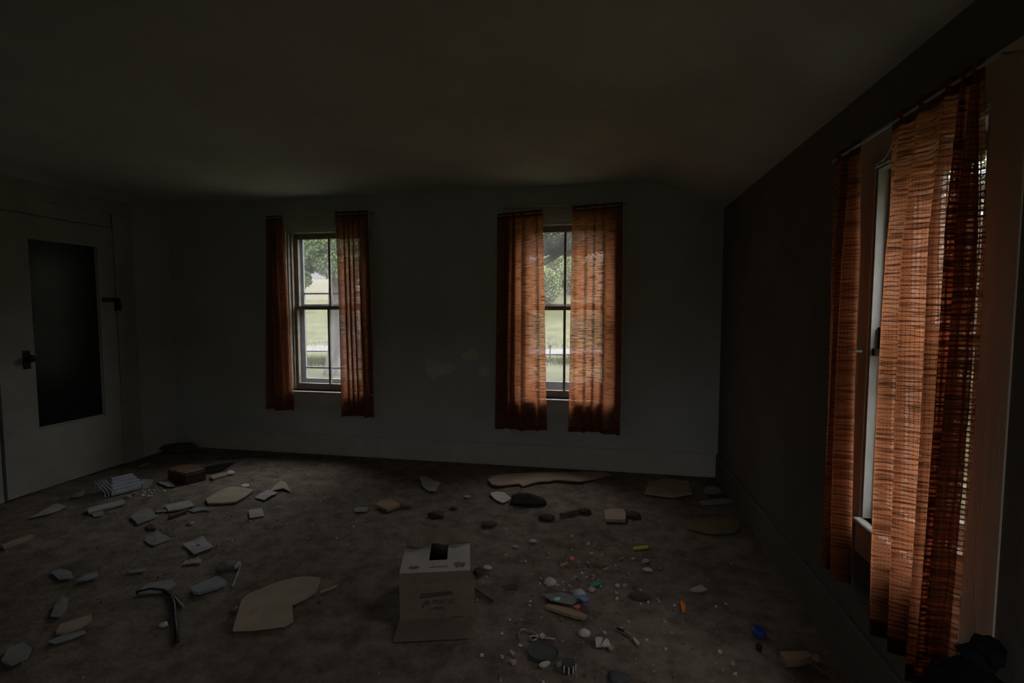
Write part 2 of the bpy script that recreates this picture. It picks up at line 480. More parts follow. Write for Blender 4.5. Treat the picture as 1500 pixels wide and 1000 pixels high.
# ------------------------------------------------------------------ windows
def window(name, axis, wall, out, u0, u1, zs, zh, meet, mcase, cw=0.115, horns=True, cornice=True, msash=M_SASH, mjamb=M_TRIMW, rails=(0.14, 0.10), thin=True):
    """double-hung window with an outer storm window. axis 1: in the XZ plane. wall = inner face, out = +1 outward."""
    root = empty(name, (0, 0, 0), kind='structure')
    def B(nm, m, par, ua, ub, da, db, za, zb, bev=0.0):
        if axis == 1:
            return bx(nm, m, par, ua, ub, wall + out * da, wall + out * db, za, zb, bev)
        return bx(nm, m, par, wall + out * da, wall + out * db, ua, ub, za, zb, bev)
    # casings on the room side
    B('side_casing', mcase, root, u0 - cw, u0 + 0.006, -0.022 if horns else -0.005, 0.0, zs - 0.02 if horns else 0.2, zh + 0.006, 0.003 if horns else 0.001)
    B('side_casing', mcase, root, u1 - 0.006, u1 + cw, -0.022 if horns else -0.005, 0.0, zs - 0.02, zh + 0.006, 0.003)
    B('head_casing', mcase, root, u0 - cw, u1 + cw, -0.024 if horns else -0.005, 0.0, zh + 0.006, zh + 0.125, 0.003)
    if cornice:
        B('head_cap', mcase, root, u0 - cw - 0.015, u1 + cw + 0.015, -0.045, 0.0, zh + 0.125, zh + 0.148, 0.004)
    B('head_bead', M_TRIMW, root, u0 + 0.006, u1 - 0.006, -0.012, 0.012, zh - 0.01, zh + 0.006)
    hn = cw + 0.01 if horns else -0.007
    B('stool', M_TRIMW, root, u0 - hn, u1 + hn, -0.034 if horns else -0.03, 0.10, zs - 0.022, zs, 0.004)
    hn = cw - 0.01 if horns else -0.007
    B('apron', mcase, root, u0 - hn, u1 + hn, -0.018, 0.0, zs - 0.13, zs - 0.022, 0.003)
    # jambs lining the opening
    B('jamb', mjamb, root, u0, u0 + 0.018, 0.0, WT, zs, zh)
    B('jamb', mjamb, root, u1 - 0.018, u1, 0.0, WT, zs, zh)
    B('head_jamb', mjamb, root, u0 + 0.018, u1 - 0.018, 0.0, WT, zh - 0.018, zh)
    B('outer_sill', mjamb, root, u0, u1, 0.10, WT + 0.05, zs - 0.03, zs + 0.004)
    ua, ub = u0 + 0.018, u1 - 0.018
    B('inner_stop', msash, root, ua, ua + 0.014, 0.035, 0.055, zs, zh - 0.018)
    B('inner_stop', msash, root, ub - 0.014, ub, 0.035, 0.055, zs, zh - 0.018)
    def sash(nm, d0, d1, za, zb, st, tr, br):
        fr_bm = bmesh.new()
        parts = [(ua, ua + st, za, zb), (ub - st, ub, za, zb), (ua + st, ub - st, zb - tr, zb), (ua + st, ub - st, za, za + br)]
        for (a, b, c, d) in parts:
            if axis == 1:
                box(fr_bm, a, b, min(wall + out * d0, wall + out * d1), max(wall + out * d0, wall + out * d1), c, d)
            else:
                box(fr_bm, min(wall + out * d0, wall + out * d1), max(wall + out * d0, wall + out * d1), a, b, c, d)
        s = link(nm, fr_bm, msash, root)
        mid = (ua + ub) / 2
        dm = (d0 + d1) / 2
        B('muntin', msash, s, mid - 0.011, mid + 0.011, d0 + 0.004, d1 - 0.004, za + br, zb - tr)
        B('pane', M_GLASS, s, ua + st, mid - 0.011, dm - 0.0015, dm + 0.0015, za + br, zb - tr)
        B('pane', M_GLASS, s, mid + 0.011, ub - st, dm - 0.0015, dm + 0.0015, za + br, zb - tr)
        return s
    sash('upper_sash', 0.094, 0.124, meet - 0.018, zh - 0.02, 0.04, 0.05, 0.034)
    sash('lower_sash', 0.058, 0.090, zs + 0.004, meet + 0.014, 0.04, 0.034, 0.062)
    # storm window: thin grey metal frame, two rails
    d0, d1 = 0.160, 0.182
    fr_bm = bmesh.new()
    for (a, b, c, d) in ((ua, ua + 0.05, zs + 0.005, zh - 0.018), (ub - 0.05, ub, zs + 0.005, zh - 0.018), (ua + 0.05, ub - 0.05, zh - 0.05, zh - 0.018), (ua + 0.05, ub - 0.05, zs + 0.005, zs + rails[1])):
        if axis == 1:
            box(fr_bm, a, b, wall + out * d0, wall + out * d1, c, d)
        else:
            box(fr_bm, wall + out * d0, wall + out * d1, a, b, c, d)
    s = link('storm_frame', fr_bm, M_STORM, root)
    B('storm_rail', M_STORM, s, ua + 0.05, ub - 0.05, d0, d1, meet + 0.0, meet + 0.035)
    if thin:
      B('storm_rail', M_STORM, s, ua + 0.05, ub - 0.05, d0 + 0.004, d1 - 0.004, meet + rails[0] - 0.008, meet + rails[0] + 0.008)
      B('storm_rail', M_STORM, s, ua + 0.05, ub - 0.05, d0 + 0.004, d1 - 0.004, zs + 0.2, zs + 0.218)
    dm = (d0 + d1) / 2
    B('storm_pane', M_GLASS, s, ua + 0.05, ub - 0.05, dm - 0.0015, dm + 0.0015, zs + rails[1], meet)
    B('storm_pane', M_GLASS, s, ua + 0.05, ub - 0.05, dm - 0.0015, dm + 0.0015, meet + 0.035, zh - 0.05)
    return root
window('window_1', 1, YB, 1, *W1, 1.43, M_TRIM, mjamb=M_SASH)
window('window_2', 1, YB, 1, *W2, 1.425, M_TRIM, mjamb=M_SASH, rails=(0.14, 0.13), thin=False)
w3 = window('window_3', 0, XR, 1, *W3, 1.32, M_CASEWOOD, cw=0.105, horns=False, cornice=False)
# sash latch on the far jamb of the right window
lb = bmesh.new()
box(lb, XR + 0.022, XR + 0.05, W3[1] - 0.036, W3[1] - 0.018, 1.26, 1.34)
box(lb, XR + 0.006, XR + 0.03, W3[1] - 0.034, W3[1] - 0.018, 1.235, 1.262)
link('jamb_latch', lb, M_IRON, w3)
window('fill_window', 1, YF, -1, *W_FILL, 1.43, M_TRIM)
portal('portal_4', ((W_FILL[0] + W_FILL[1]) / 2, YF - WT - 0.06, (W_FILL[2] + W_FILL[3]) / 2), (math.pi / 2, 0, 0), W_FILL[1] - W_FILL[0], W_FILL[3] - W_FILL[2])
portal('portal_1', ((W1[0] + W1[1]) / 2, YB + WT + 0.04, (W1[2] + W1[3]) / 2), (-math.pi / 2, 0, 0), W1[1] - W1[0], W1[3] - W1[2])
portal('portal_2', ((W2[0] + W2[1]) / 2, YB + WT + 0.04, (W2[2] + W2[3]) / 2), (-math.pi / 2, 0, 0), W2[1] - W2[0], W2[3] - W2[2])
portal('portal_3', (XR + WT + 0.04, (W3[0] + W3[1]) / 2, (W3[2] + W3[3]) / 2), (0, math.pi / 2, 0), W3[3] - W3[2], W3[1] - W3[0])

# ------------------------------------------------------------------ door in the left wall
d1 = empty('door_1', (XL, 3.19, 0), kind='structure')
def D(nm, m, par, y0, y1, x0, x1, z0, z1, bev=0.003):
    o = bx(nm, m, par, x0, x1, y0 - 3.19, y1 - 3.19, z0, z1, bev)
    return o
dl = bmesh.new()
for (a, b, c, d) in ((2.745, 2.972, 0.012, 2.12), (3.482, 3.625, 0.012, 2.12), (2.972, 3.482, 0.012, 0.483), (2.972, 3.482, 1.945, 2.12)):
    box(dl, 0.0, 0.036, a - 3.19, b - 3.19, c, d)
link('door_leaf', dl, M_DOOR, d1)
D('glass_pane', M_DARKGLASS, d1, 2.972, 3.482, 0.004, 0.012, 0.483, 1.945, 0)
D('glazing_bead', M_DOOR, d1, 2.972, 3.482, 0.012, 0.03, 0.483, 0.497)
D('glazing_bead', M_DOOR, d1, 3.470, 3.482, 0.012, 0.03, 0.497, 1.945)
D('casing', M_DOOR, d1, 3.640, 3.825, 0.0, 0.026, 0.0, 2.25)
D('casing', M_DOOR, d1, 2.55, 2.730, 0.0, 0.026, 0.0, 2.25)
D('head_casing', M_DOOR, d1, 2.55, 3.825, 0.0, 0.028, 2.25, 2.38)
D('head_jamb', M_DOOR, d1, 2.745, 3.625, 0.0, 0.022, 2.135, 2.25)
kb = bmesh.new()
bmesh.ops.create_uvsphere(kb, u_segments=14, v_segments=8, radius=0.029)
bmesh.ops.transform(kb, matrix=Matrix.Translation((0.085, 2.915 - 3.19, 1.04)) @ Matrix.Diagonal((0.8, 1, 1, 1)), verts=kb.verts[:])
tube(kb, [(0.036, 2.915 - 3.19, 1.04), (0.075, 2.915 - 3.19, 1.04)], 0.011, 8)
link('door_knob', kb, M_IRON, d1, smooth=True)
D('keyhole_plate', M_IRON, d1, 2.89, 2.94, 0.036, 0.040, 0.96, 1.10)
hb = bmesh.new()
box(hb, 0.036, 0.046, 3.505 - 3.19, 3.66 - 3.19, 1.475, 1.515)
box(hb, 0.036, 0.05, 3.61 - 3.19, 3.66 - 3.19, 1.40, 1.475)
box(hb, 0.046, 0.066, 3.60 - 3.19, 3.625 - 3.19, 1.485, 1.505)
link('hasp', hb, M_IRON, d1)

# ------------------------------------------------------------------ curtains
def drape(name, label, group, A, B, A2, B2, nrm, folds, amp, seed, cloth_w, hem=0.05, gather=0.0, cloth=None):
    """A,B: top corners; A2,B2: bottom corners; nrm: towards the room."""
    rr = random.Random(seed)
    A, B, A2, B2, nrm = Vector(A), Vector(B), Vector(A2), Vector(B2), Vector(nrm)
    ph = [rr.uniform(0, 6.28) for _ in range(6)]
    H = ((A + B) / 2 - (A2 + B2) / 2).length
    root = empty(name, (A2 + B2) / 2)
    base = (A2 + B2) / 2
    tag(root, label, 'curtain', group)
    N_, M_ = 110, 56
    def P(u, v):                        # v 0 top .. 1 bottom
        p = A.lerp(B, u).lerp(A2.lerp(B2, u), v)
        uw = u + 0.05 * math.sin(2 * math.pi * u * 1.3 + ph[0]) + 0.012 * math.sin(3 * v + ph[1])
        k = amp * (0.25 + 0.75 * min(1, v * 4))
        if gather:
            gq = max(0.0, u - 0.62)
            uw += gather * gq * gq
            k *= 1 + 0.5 * gq
        f = math.sin(2 * math.pi * folds * uw + ph[2]) + 0.35 * math.sin(2 * math.pi * folds * 2.1 * uw + ph[3] + 0.5 * v) + 0.3 * math.sin(4 * v + ph[4] + 5 * u)
        lat = 0.35 * amp * math.cos(2 * math.pi * folds * uw + ph[2])
        al = (B - A).normalized()
        p = p + nrm * (k * f) + al * lat
        p.z += 0.006 * math.sin(9 * u + ph[5]) * v
        return p
    def sheet(v0, v1, m_, nm, mtl, off=0.0, par=None):
        bm = bmesh.new()
        uvl = bm.loops.layers.uv.new('UVMap')
        g = [[None] * (m_ + 1) for _ in range(N_ + 1)]
        for i in range(N_ + 1):
            for j in range(m_ + 1):
                u, v = i / N_, v0 + (v1 - v0) * j / m_
                g[i][j] = (bm.verts.new(P(u, v) + nrm * off - base), u * cloth_w, (1 - v) * H)
        for i in range(N_):
            for j in range(m_):
                q = (g[i][j], g[i + 1][j], g[i + 1][j + 1], g[i][j + 1])
                f = bm.faces.new([a[0] for a in q])
                f.smooth = True
                for lp, a in zip(f.loops, q):
                    lp[uvl].uv = (a[1], a[2])
        me = bpy.data.meshes.new(nm)
        bm.to_mesh(me)
        bm.free()
        me.materials.append(mtl)
        o = bpy.data.objects.new(nm, me)
        COL.objects.link(o)
        o.parent = root
        return o
    ht = 0.05 / H
    hb_ = hem / H
    sheet(ht, 1 - hb_, M_, 'drape', cloth or M_CURT)
    sheet(0.0, ht, 3, 'rod_pocket', M_HEM)
    sheet(1 - hb_, 1.0, 4, 'bottom_hem', M_HEM)
    return root
def bpt(x, y, Y=YB - 0.072):
    return at(x, y, 1, Y)
def rpt(x, y, X=XR - 0.075):
    return at(x, y, 0, X)
NB = (0, -1, 0)
NR = (-1, 0, 0)
def mixp(xp, z, Y=YB - 0.072):
    p = bpt(xp, 450, Y)
    return (p.x, Y, z)
# window 1
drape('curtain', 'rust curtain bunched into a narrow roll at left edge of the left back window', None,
      mixp(394, 2.30), mixp(416, 2.30), mixp(386, 0.44), mixp(425, 0.43), NB, 2.6, 0.021, 3, 0.55, cloth=M_CURT_SHADED)
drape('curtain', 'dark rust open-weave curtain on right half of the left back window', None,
      mixp(492, 2.315), mixp(543, 2.315), mixp(497, 0.41), mixp(547, 0.40), NB, 5.8, 0.026, 11, 1.5, cloth=M_CURT_SHADED)
# window 2
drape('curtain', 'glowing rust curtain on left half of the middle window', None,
      mixp(730, 2.24), mixp(793, 2.265), mixp(724, 0.345), mixp(801, 0.345), NB, 4.3, 0.021, 5, 0.9, cloth=M_CURT_HALF_SHADED)
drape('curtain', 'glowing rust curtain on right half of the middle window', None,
      mixp(837, 2.285), mixp(911, 2.30), mixp(833, 0.355), mixp(911, 0.345), NB, 4.4, 0.021, 9, 0.95, cloth=M_CURT_HALF_SHADED)
# window 3
XC = XR - 0.085
drape('curtain', 'narrow rust curtain at far side of the right wall window', None,
      (XC, 2.14, 2.01), (XC, 1.95, 2.01), (XC, 2.12, 0.385), (XC, 1.90, 0.385), NR, 2.2, 0.022, 21, 0.5)
drape('curtain', 'wide glowing rust curtain nearest the camera on the right wall window', None,
      (XC, 1.765, 2.01), (XC, 1.385, 2.01), (XC, 1.74, 0.355), (XC, 1.392, 0.355), NR, 3.0, 0.024, 17, 1.1, gather=4.5)
# rods
def rod(label, p0, p1, wall_dir):
    o = empty('curtain_rod', (0, 0, 0))
    tag(o, label, 'curtain rod')
    bm = bmesh.new()
    tube(bm, [p0, p1], 0.0045, 8)
    link('rod', bm, M_TRIMW, o)
    for p in (p0, p1):
        b = bmesh.new()
        p = Vector(p)
        q = p + Vector(wall_dir)
        tube(b, [p, q], 0.004, 6)
        link('bracket', b, M_STEEL, o)
wd = (0, 0.07, 0)
rod('thin white curtain rod over the left back window', mixp(392, 2.278), mixp(545, 2.292), wd)
rod('thin tilted curtain rod over the middle window', mixp(728, 2.218), mixp(913, 2.278), wd)
rod('thin white curtain rod over the right wall window', (XC, 2.15, 1.987), (XC, 1.33, 1.987), (0.083, 0, 0))
# tie hook and cord at the right window
tk = bmesh.new()
p = at(1262, 515, 0, XR - 0.022)
tube(tk, [p, p + Vector((-0.05, 0.0, 0.002))], 0.004, 8)
tag(link('tieback_peg', tk, M_TEAL), 'small teal tieback peg on casing beside the narrow right curtain', 'peg')
ck = bmesh.new()
cpx = [(1307, 208), (1304, 218), (1300, 226), (1295, 233), (1288, 238), (1282, 243)]
tube(ck, [at(x, y, 0, XR - 0.035 - 0.002 * i) for i, (x, y) in enumerate(cpx)], 0.0016, 5)
tag(link('loose_cord', ck, M_TRIMW), 'thin pale loose cord curving down over right window head', 'cord')

# ------------------------------------------------------------------ cardboard box
BW, BD, BH = 0.312, 0.42, 0.236
b0 = fl(586, 917)
bz = math.radians(15.5)
BXR = empty('cardboard_box', b0 + Vector((0, 0, 0.006)), bz)
tag(BXR, 'open brown cardboard box with pale worn top in middle of floor', 'box')
T = 0.004
bx('front_panel', M_KRAFT, BXR, 0, BW, 0, T, 0, BH)
bx('side_panel', M_KRAFT, BXR, 0, T, T, BD, 0, BH)
bx('side_panel', M_KRAFT, BXR, BW - T, BW, T, BD, 0, BH)
bx('back_panel', M_KRAFT, BXR, T, BW - T, BD - T, BD, 0, BH)
bx('bottom_panel', M_KRAFT, BXR, T, BW - T, T, BD - T, 0, T)
# pale top with a square cut-out
tp = bmesh.new()
hx0, hx1, hy0, hy1 = 0.122, 0.206, 0.095, 0.30
for (a, b, c, d) in ((0, hx0, 0, BD), (hx1, BW, 0, BD), (hx0, hx1, 0, hy0), (hx0, hx1, hy1, BD)):
    box(tp, a, b, c, d, BH, BH + T)
link('top_panel', tp, M_KRAFT2, BXR)
# torn kraft flap lying over the rear of the top
tf = bmesh.new()
xs = [i / 16 for i in range(17)]
edge = [q_ - 0.045 for q_ in (0.262, 0.258, 0.245, 0.25, 0.255, 0.268, 0.272, 0.27, 0.274, 0.272, 0.274, 0.27, 0.268, 0.272, 0.281, 0.288, 0.292)]
top_, bot_ = [], []
for j, (x, ed) in enumerate(zip(xs, edge)):
    lift = 0.010 + 0.006 * math.sin(j * 1.1)
    top_.append((tf.verts.new((x * BW, BD + 0.002, BH + T + 0.003)), tf.verts.new((x * BW, ed, BH + T + lift + 0.003))))
    bot_.append((tf.verts.new((x * BW, BD + 0.002, BH + T + 0.0005)), tf.verts.new((x * BW, ed, BH + T + lift))))
for j in range(16):
    tf.faces.new((top_[j][0], top_[j + 1][0], top_[j + 1][1], top_[j][1]))
    tf.faces.new((bot_[j][0], bot_[j][1], bot_[j + 1][1], bot_[j + 1][0]))
    tf.faces.new((top_[j][1], top_[j + 1][1], bot_[j + 1][1], bot_[j][1]))
    tf.faces.new((top_[j][0], bot_[j][0], bot_[j + 1][0], top_[j + 1][0]))
link('top_flap', tf, M_KRAFT, BXR)
# lower flap folded out on the floor
lf = bmesh.new()
for (x0, x1) in ((0.0, BW),):
    v = [lf.verts.new(q) for q in ((x0 - 0.003, -0.001, 0.022), (x1, -0.001, 0.022), (x1 + 0.004, -0.125, 0.012), (x0 - 0.012, -0.118, 0.009),
                                   (x0 - 0.003, -0.001, 0.018), (x1, -0.001, 0.018), (x1 + 0.004, -0.125, 0.008), (x0 - 0.012, -0.118, 0.005))]
    for f in ((0, 1, 2, 3), (7, 6, 5, 4), (0, 4, 5, 1), (1, 5, 6, 2), (2, 6, 7, 3), (3, 7, 4, 0)):
        lf.faces.new([v[i] for i in f])
link('bottom_flap', lf, M_KRAFT, BXR)
sf = bmesh.new()
v = [sf.verts.new(q) for q in ((BW + 0.001, 0.0, 0.02), (BW + 0.016, 0.012, 0.02), (BW + 0.022, 0.03, 0.19), (BW + 0.001, 0.004, 0.215),
                               (BW + 0.001, 0.004, 0.02), (BW + 0.016, 0.016, 0.02), (BW + 0.022, 0.034, 0.19), (BW + 0.001, 0.008, 0.215))]
for f in ((0, 1, 2, 3), (7, 6, 5, 4), (0, 4, 5, 1), (1, 5, 6, 2), (2, 6, 7, 3), (3, 7, 4, 0)):
    sf.faces.new([v[i] for i in f])
link('side_flap', sf, M_KRAFT, BXR)
# printed marks on the front: worn bars and an illegible line of lettering
def marks(name, rects, m, face='front'):
    bm = bmesh.new()
    for q in rects:
        if face == 'front':
            vs = [bm.verts.new((x, -0.0008, z)) for x, z in q]
        else:
            vs = [bm.verts.new((x, y, BH + T + 0.0006)) for x, y in q]
        bm.faces.new(vs)
    return link(name, bm, m, BXR)
def rc(x0, x1, z0, z1):
    return [(x0, z0), (x1, z0), (x1, z1), (x0, z1)]
def fx(px, py):          # pixel on the front face -> box x,z
    return ((px - 586) / 105 * BW, (917 - py) / 79.5 * BH)
def fr_(x0, x1, y0, y1, sl=0.0):
    a, b = fx(x0, y1), fx(x1, y0)
    return [(a[0], a[1]), (b[0], a[1] + sl), (b[0], b[1] + sl), (a[0], b[1])]
marks('printed_bar', [fr_(616, 664, 846, 848), fr_(617, 619, 848, 854), fr_(661, 663, 848, 853), fr_(617, 662, 853, 855), fr_(624, 660, 849, 852)], M_SMUDGE)
marks('printed_bar', [fr_(615, 665, 874, 878, 0.012), fr_(617, 662, 870, 873, 0.006)], M_INK)
let = [[fx(617, 893), fx(620, 893), fx(626, 882), fx(624, 881)], [fx(624, 881), fx(627, 881), fx(627, 889), fx(625, 889)], [fx(626, 889), fx(629, 887), fx(631, 881), fx(629, 881)]]
for k, xx in enumerate((635, 638.4, 642, 645.4, 649, 653, 657, 660.5, 664)):
    let.append(fr_(xx, xx + 1.5, 880.5, 887.5))
    if k in (0, 1, 3, 5, 8):
        let.append(fr_(xx, xx + 3.2, 880.5, 882.3))
    if k in (2, 4, 6, 7):
        let.append(fr_(xx, xx + 2.8, 885.6, 887.3))
marks('printed_lettering', let, M_INK)
marks('printed_lettering', [fr_(635, 652, 892, 894.5), fr_(629, 637, 894.5, 896), fr_(640, 645, 895, 897.5), fr_(648, 651, 895, 897)], M_INK)
marks('printed_lettering', [fr_(596, 601, 909, 916), fr_(602.5, 607, 909, 916), fr_(609, 611, 909, 916), fr_(613, 619, 908, 910), fr_(613, 618, 913.5, 916)], M_SMUDGE)
el = []
for k in range(14):
    an = 2 * math.pi * k / 14
    c = fx(671, 910)
    el.append((c[0] + 0.033 * math.cos(an), c[1] + 0.008 * math.sin(an)))
marks('hand_hole_oval', [el], M_INK)  # flat oval painting in the dark of a hand hole
bl = []
for (cx_, cy_, rx, ry) in ((0.06, 0.035, 0.035, 0.02), (0.265, 0.045, 0.03, 0.03)):
    q = []
    for k in range(12):
        an = 2 * math.pi * k / 12
        s_ = R.uniform(0.6, 1.1)
        q.append((cx_ + rx * s_ * math.cos(an), cy_ + ry * s_ * math.sin(an)))
    bl.append(q)
for q_ in bl:
    marks('worn_smudge', [q_], M_SMUDGE, 'top')
marks('printed_lettering', [rc(0.13 + 0.0105 * k, 0.138 + 0.0105 * k, 0.028, 0.04) for k in range(8)], M_SMUDGE, 'top')

# ------------------------------------------------------------------ debris on the floor
def slab(name, label, cat, m, px, th=0.004, z=0.012, lift=None, group=None, sub=True):
    """a sheet or board lying on the floor; px = its outline, lift = heights added at each corner."""
    ps = [fl(x, y, z) for x, y in px]
    c = sum(ps, Vector()) / len(ps)
    c.z = 0
    bm = bmesh.new()
    lo, hi = [], []
    lift = [q_ * 0.4 for q_ in lift] if lift else None
    for i, p_ in enumerate(ps):
        up = lift[i] if lift else 0.0
        d = p_ - c
        lo.append(bm.verts.new((d.x, d.y, z - th + up)))
        hi.append(bm.verts.new((d.x, d.y, z + up)))
    zc = z + (sum(lift) / len(lift) if lift else 0)
    ch = bm.verts.new((0, 0, zc))
    cl = bm.verts.new((0, 0, zc - th))
    n = len(ps)
    for i in range(n):
        j = (i + 1) % n
        bm.faces.new((hi[i], hi[j], ch))
        bm.faces.new((lo[j], lo[i], cl))
        bm.faces.new((lo[i], lo[j], hi[j], hi[i]))
    o = link(name, bm, m, loc=c)
    return tag(o, label, cat, group)
def lump(name, label, cat, m, px, py, rx, ry, rz, seed=1, group=None, rough=0.35, rot=0.0):
    c = fl(px, py)
    bm = bmesh.new()
    bmesh.ops.create_icosphere(bm, subdivisions=3, radius=1.0)
    for v_ in bm.verts:
        k = 1 + rough * noise.noise(v_.co * 1.6 + Vector((seed * 7.3, 0, 0))) + rough * 0.4 * noise.noise(v_.co * 5 + Vector((seed, 3, 0)))
        v_.co = Vector((v_.co.x * rx * k, v_.co.y * ry * k, max(v_.co.z * k, -0.55) * rz * (0.42 if 'clod' in name else 0.7)))
    zmin = min(v_.co.z for v_ in bm.verts)
    for v_ in bm.verts:
        v_.co.z -= zmin - 0.0
    o = link(name, bm, m, loc=(c.x, c.y, 0.003), smooth=True)
    o.rotation_euler.z = rot
    return tag(o, label, cat, group)
def stick(name, label, cat, m, px, r, z=None, group=None, n=6):
    ps = [fl(x, y, 0.0) for x, y in px]
    c = sum(ps, Vector()) / len(ps)
    bm = bmesh.new()
    tube(bm, [Vector((q.x - c.x, q.y - c.y, (z or r) + 0.006)) for q in ps], r, n)
    return tag(link(name, bm, m, loc=(c.x, c.y, 0), smooth=n > 6), label, cat, group)

# --- left side, by the door
slab('paper_strip', 'pale torn paper strip lying nearest the white door', 'paper', M_PAPER, [(45, 758), (62, 748), (82, 739), (97, 742), (84, 748), (68, 753)], lift=[0, 0.005, 0.03, 0.01, 0, 0])
slab('paper_scrap', 'small pale green paper wedge just left of the ribbed white bundle', 'paper', M_PAPERG, [(103, 728), (114, 722), (123, 718), (124, 723), (116, 728)], lift=[0, 0.01, 0.03, 0, 0])
# bundle of fallen white slats
def slats():
    o = empty('slat_bundle', fl(174, 724))
    c = o.location
    tag(o, 'bluish white bundle of ribbed slats lying by the door', 'slats')
    e0, e1 = fl(147, 727), fl(206, 712)
    ax = (e1 - e0).normalized()
    cr = Vector((-ax.y, ax.x, 0))
    Ln = (e1 - e0).length
    for k in range(5):
        bm = bmesh.new()
        s0 = e0 + ax * (0.05 + 0.012 * k) + cr * (-0.075 + 0.04 * k) - c
        s1 = e0 + ax * (Ln - 0.02 + 0.008 * ((k * 3) % 4)) + cr * (-0.07 + 0.04 * k) - c
        z0 = 0.01 + 0.016 * k
        q = [s0 - cr * 0.017, s1 - cr * 0.017, s1 + cr * 0.017, s0 + cr * 0.017]
        lo = [bm.verts.new((a.x, a.y, z0)) for a in q]
        hi = [bm.verts.new((a.x, a.y, z0 + 0.02)) for a in q]
        bm.faces.new(lo[::-1])
        bm.faces.new(hi)
        for i in range(4):
            bm.faces.new((lo[i], lo[(i + 1) % 4], hi[(i + 1) % 4], hi[i]))
        link('slat', bm, M_BLUEW, o)
    for k in range(4):
        bm = bmesh.new()
        s = e0 + ax * (0.0 + 0.02 * k) - c
        a, b = s - cr * 0.10, s + cr * 0.09
        tube(bm, [(a.x, a.y, 0.012), (a.x, a.y, 0.05), (b.x, b.y, 0.095), (b.x, b.y, 0.012)], 0.004, 5)
        link('end_rib', bm, M_BLUEW, o)
slats()
slab('paper_scrap', 'torn pale green plastic scrap at right end of the ribbed bundle', 'plastic scrap', M_PAPERG, [(207, 705), (216, 703), (225, 704), (219, 712), (210, 716)], lift=[0.05, 0.02, 0.02, 0.0, 0.0])
slab('board_strip', 'long whitish board strip in front of the ribbed bundle', 'board', M_PAPER, [(128, 744), (152, 738), (180, 731), (184, 736), (160, 743), (130, 751)], th=0.012, z=0.022)
slab('card_scrap', 'small grey card tucked under the whitish board strip', 'card', M_PAPERG, [(133, 751), (151, 747), (152, 754), (138, 757)])
slab('card_scrap', 'light card scrap beside the grooved wooden block', 'card', M_PAPER, [(231, 706), (246, 702), (254, 707), (256, 712), (246, 713)], lift=[0, 0.015, 0, 0, 0.01])
# grooved wooden block
gb = empty('grooved_block', fl(272, 702))
tag(gb, 'dark brown wooden block with grooved top by a black gap', 'wooden block')
q0, q1, q2, q3 = fl(246, 702), fl(273, 710), fl(302, 703), fl(278, 694)
bm = bmesh.new()
cc = gb.location
ins = lambda p_, h: (p_.x - cc.x, p_.y - cc.y, h)
lo = [bm.verts.new(ins(p_, 0.004)) for p_ in (q0, q1, q2, q3)]
hi = [bm.verts.new(ins(p_, 0.075)) for p_ in (q0, q1, q2, q3)]
bm.faces.new(lo[::-1])
bm.faces.new(hi)
for i in range(4):
    bm.faces.new((lo[i], lo[(i + 1) % 4], hi[(i + 1) % 4], hi[i]))
link('block_body', bm, M_DARKW, gb)
for k in range(4):
    t0, t1 = 0.03 + 0.245 * k, 0.21 + 0.245 * k
    bm = bmesh.new()
    q = [q0.lerp(q1, t0), q0.lerp(q1, t1), q3.lerp(q2, t1), q3.lerp(q2, t0)]
    lo = [bm.verts.new(ins(p_, 0.075)) for p_ in q]
    hi = [bm.verts.new(ins(p_, 0.092)) for p_ in q]
    bm.faces.new(lo[::-1])
    bm.faces.new(hi)
    for i in range(4):
        bm.faces.new((lo[i], lo[(i + 1) % 4], hi[(i + 1) % 4], hi[i]))
    link('slat', bm, M_BROWNW, gb)
slab('dark_gap_sheet', 'black sheet standing in for a dark gap behind the grooved wooden block', 'sheet', M_BLACK, [(292, 691), (300, 684), (322, 679), (346, 676), (330, 687), (312, 692)], th=0.003, z=0.010)  # flat black shape put in for a dark hole in the floor
slab('pale_lath', 'short pinkish pale lath with a white tip below the black sheet', 'lath', M_TAN2, [(308, 697), (322, 693), (335, 690), (337, 693), (325, 697), (312, 701)], th=0.01, z=0.018)
slab('plaster_flake', 'bright white flake at tip of the pale lath', 'plaster', M_WHITE, [(333, 690), (338, 688), (344, 690), (342, 693), (336, 694)], th=0.008, z=0.02)
slab('tan_board', 'large tan board lying on the floor below the left back window', 'board', M_TAN, [(302, 730), (318, 720), (338, 712), (356, 713), (372, 717), (360, 726), (346, 734), (325, 736), (304, 736)], th=0.012, z=0.02)
slab('plaster_flake', 'oval white flake on far edge of the large tan board', 'plaster', M_WHITE, [(352, 711), (357, 708), (364, 708), (366, 711), (360, 713)], th=0.006, z=0.016)
slab('paper_sheet', 'white paper with a fold right of the large tan board', 'paper', M_PAPER, [(373, 728), (384, 721), (392, 718), (407, 721), (397, 727), (387, 732)], lift=[0, 0.0, 0.02, 0.0, 0.02, 0])
slab('tan_scrap', 'tan board scrap behind the folded white paper', 'board', M_TAN, [(395, 719), (402, 711), (411, 705), (419, 707), (426, 720), (415, 716)], lift=[0, 0, 0.02, 0.02, 0, 0.02])
slab('white_card', 'small square white card in front of the folded white paper', 'card', M_PAPER, [(364, 748), (374, 746), (384, 744), (387, 755), (366, 759)], lift=[0.02, 0.012, 0.0, 0.0, 0.01])
slab('white_card', 'long white card between the grey green card and large tan board', 'card', M_PAPER, [(241, 740), (262, 735), (278, 732), (285, 740), (266, 745), (247, 748)], th=0.008, z=0.018)
slab('thin_strip', 'thin pale strip touching left end of the long white card', 'strip', M_PAPERG, [(228, 747), (246, 745), (247, 748), (229, 750)])
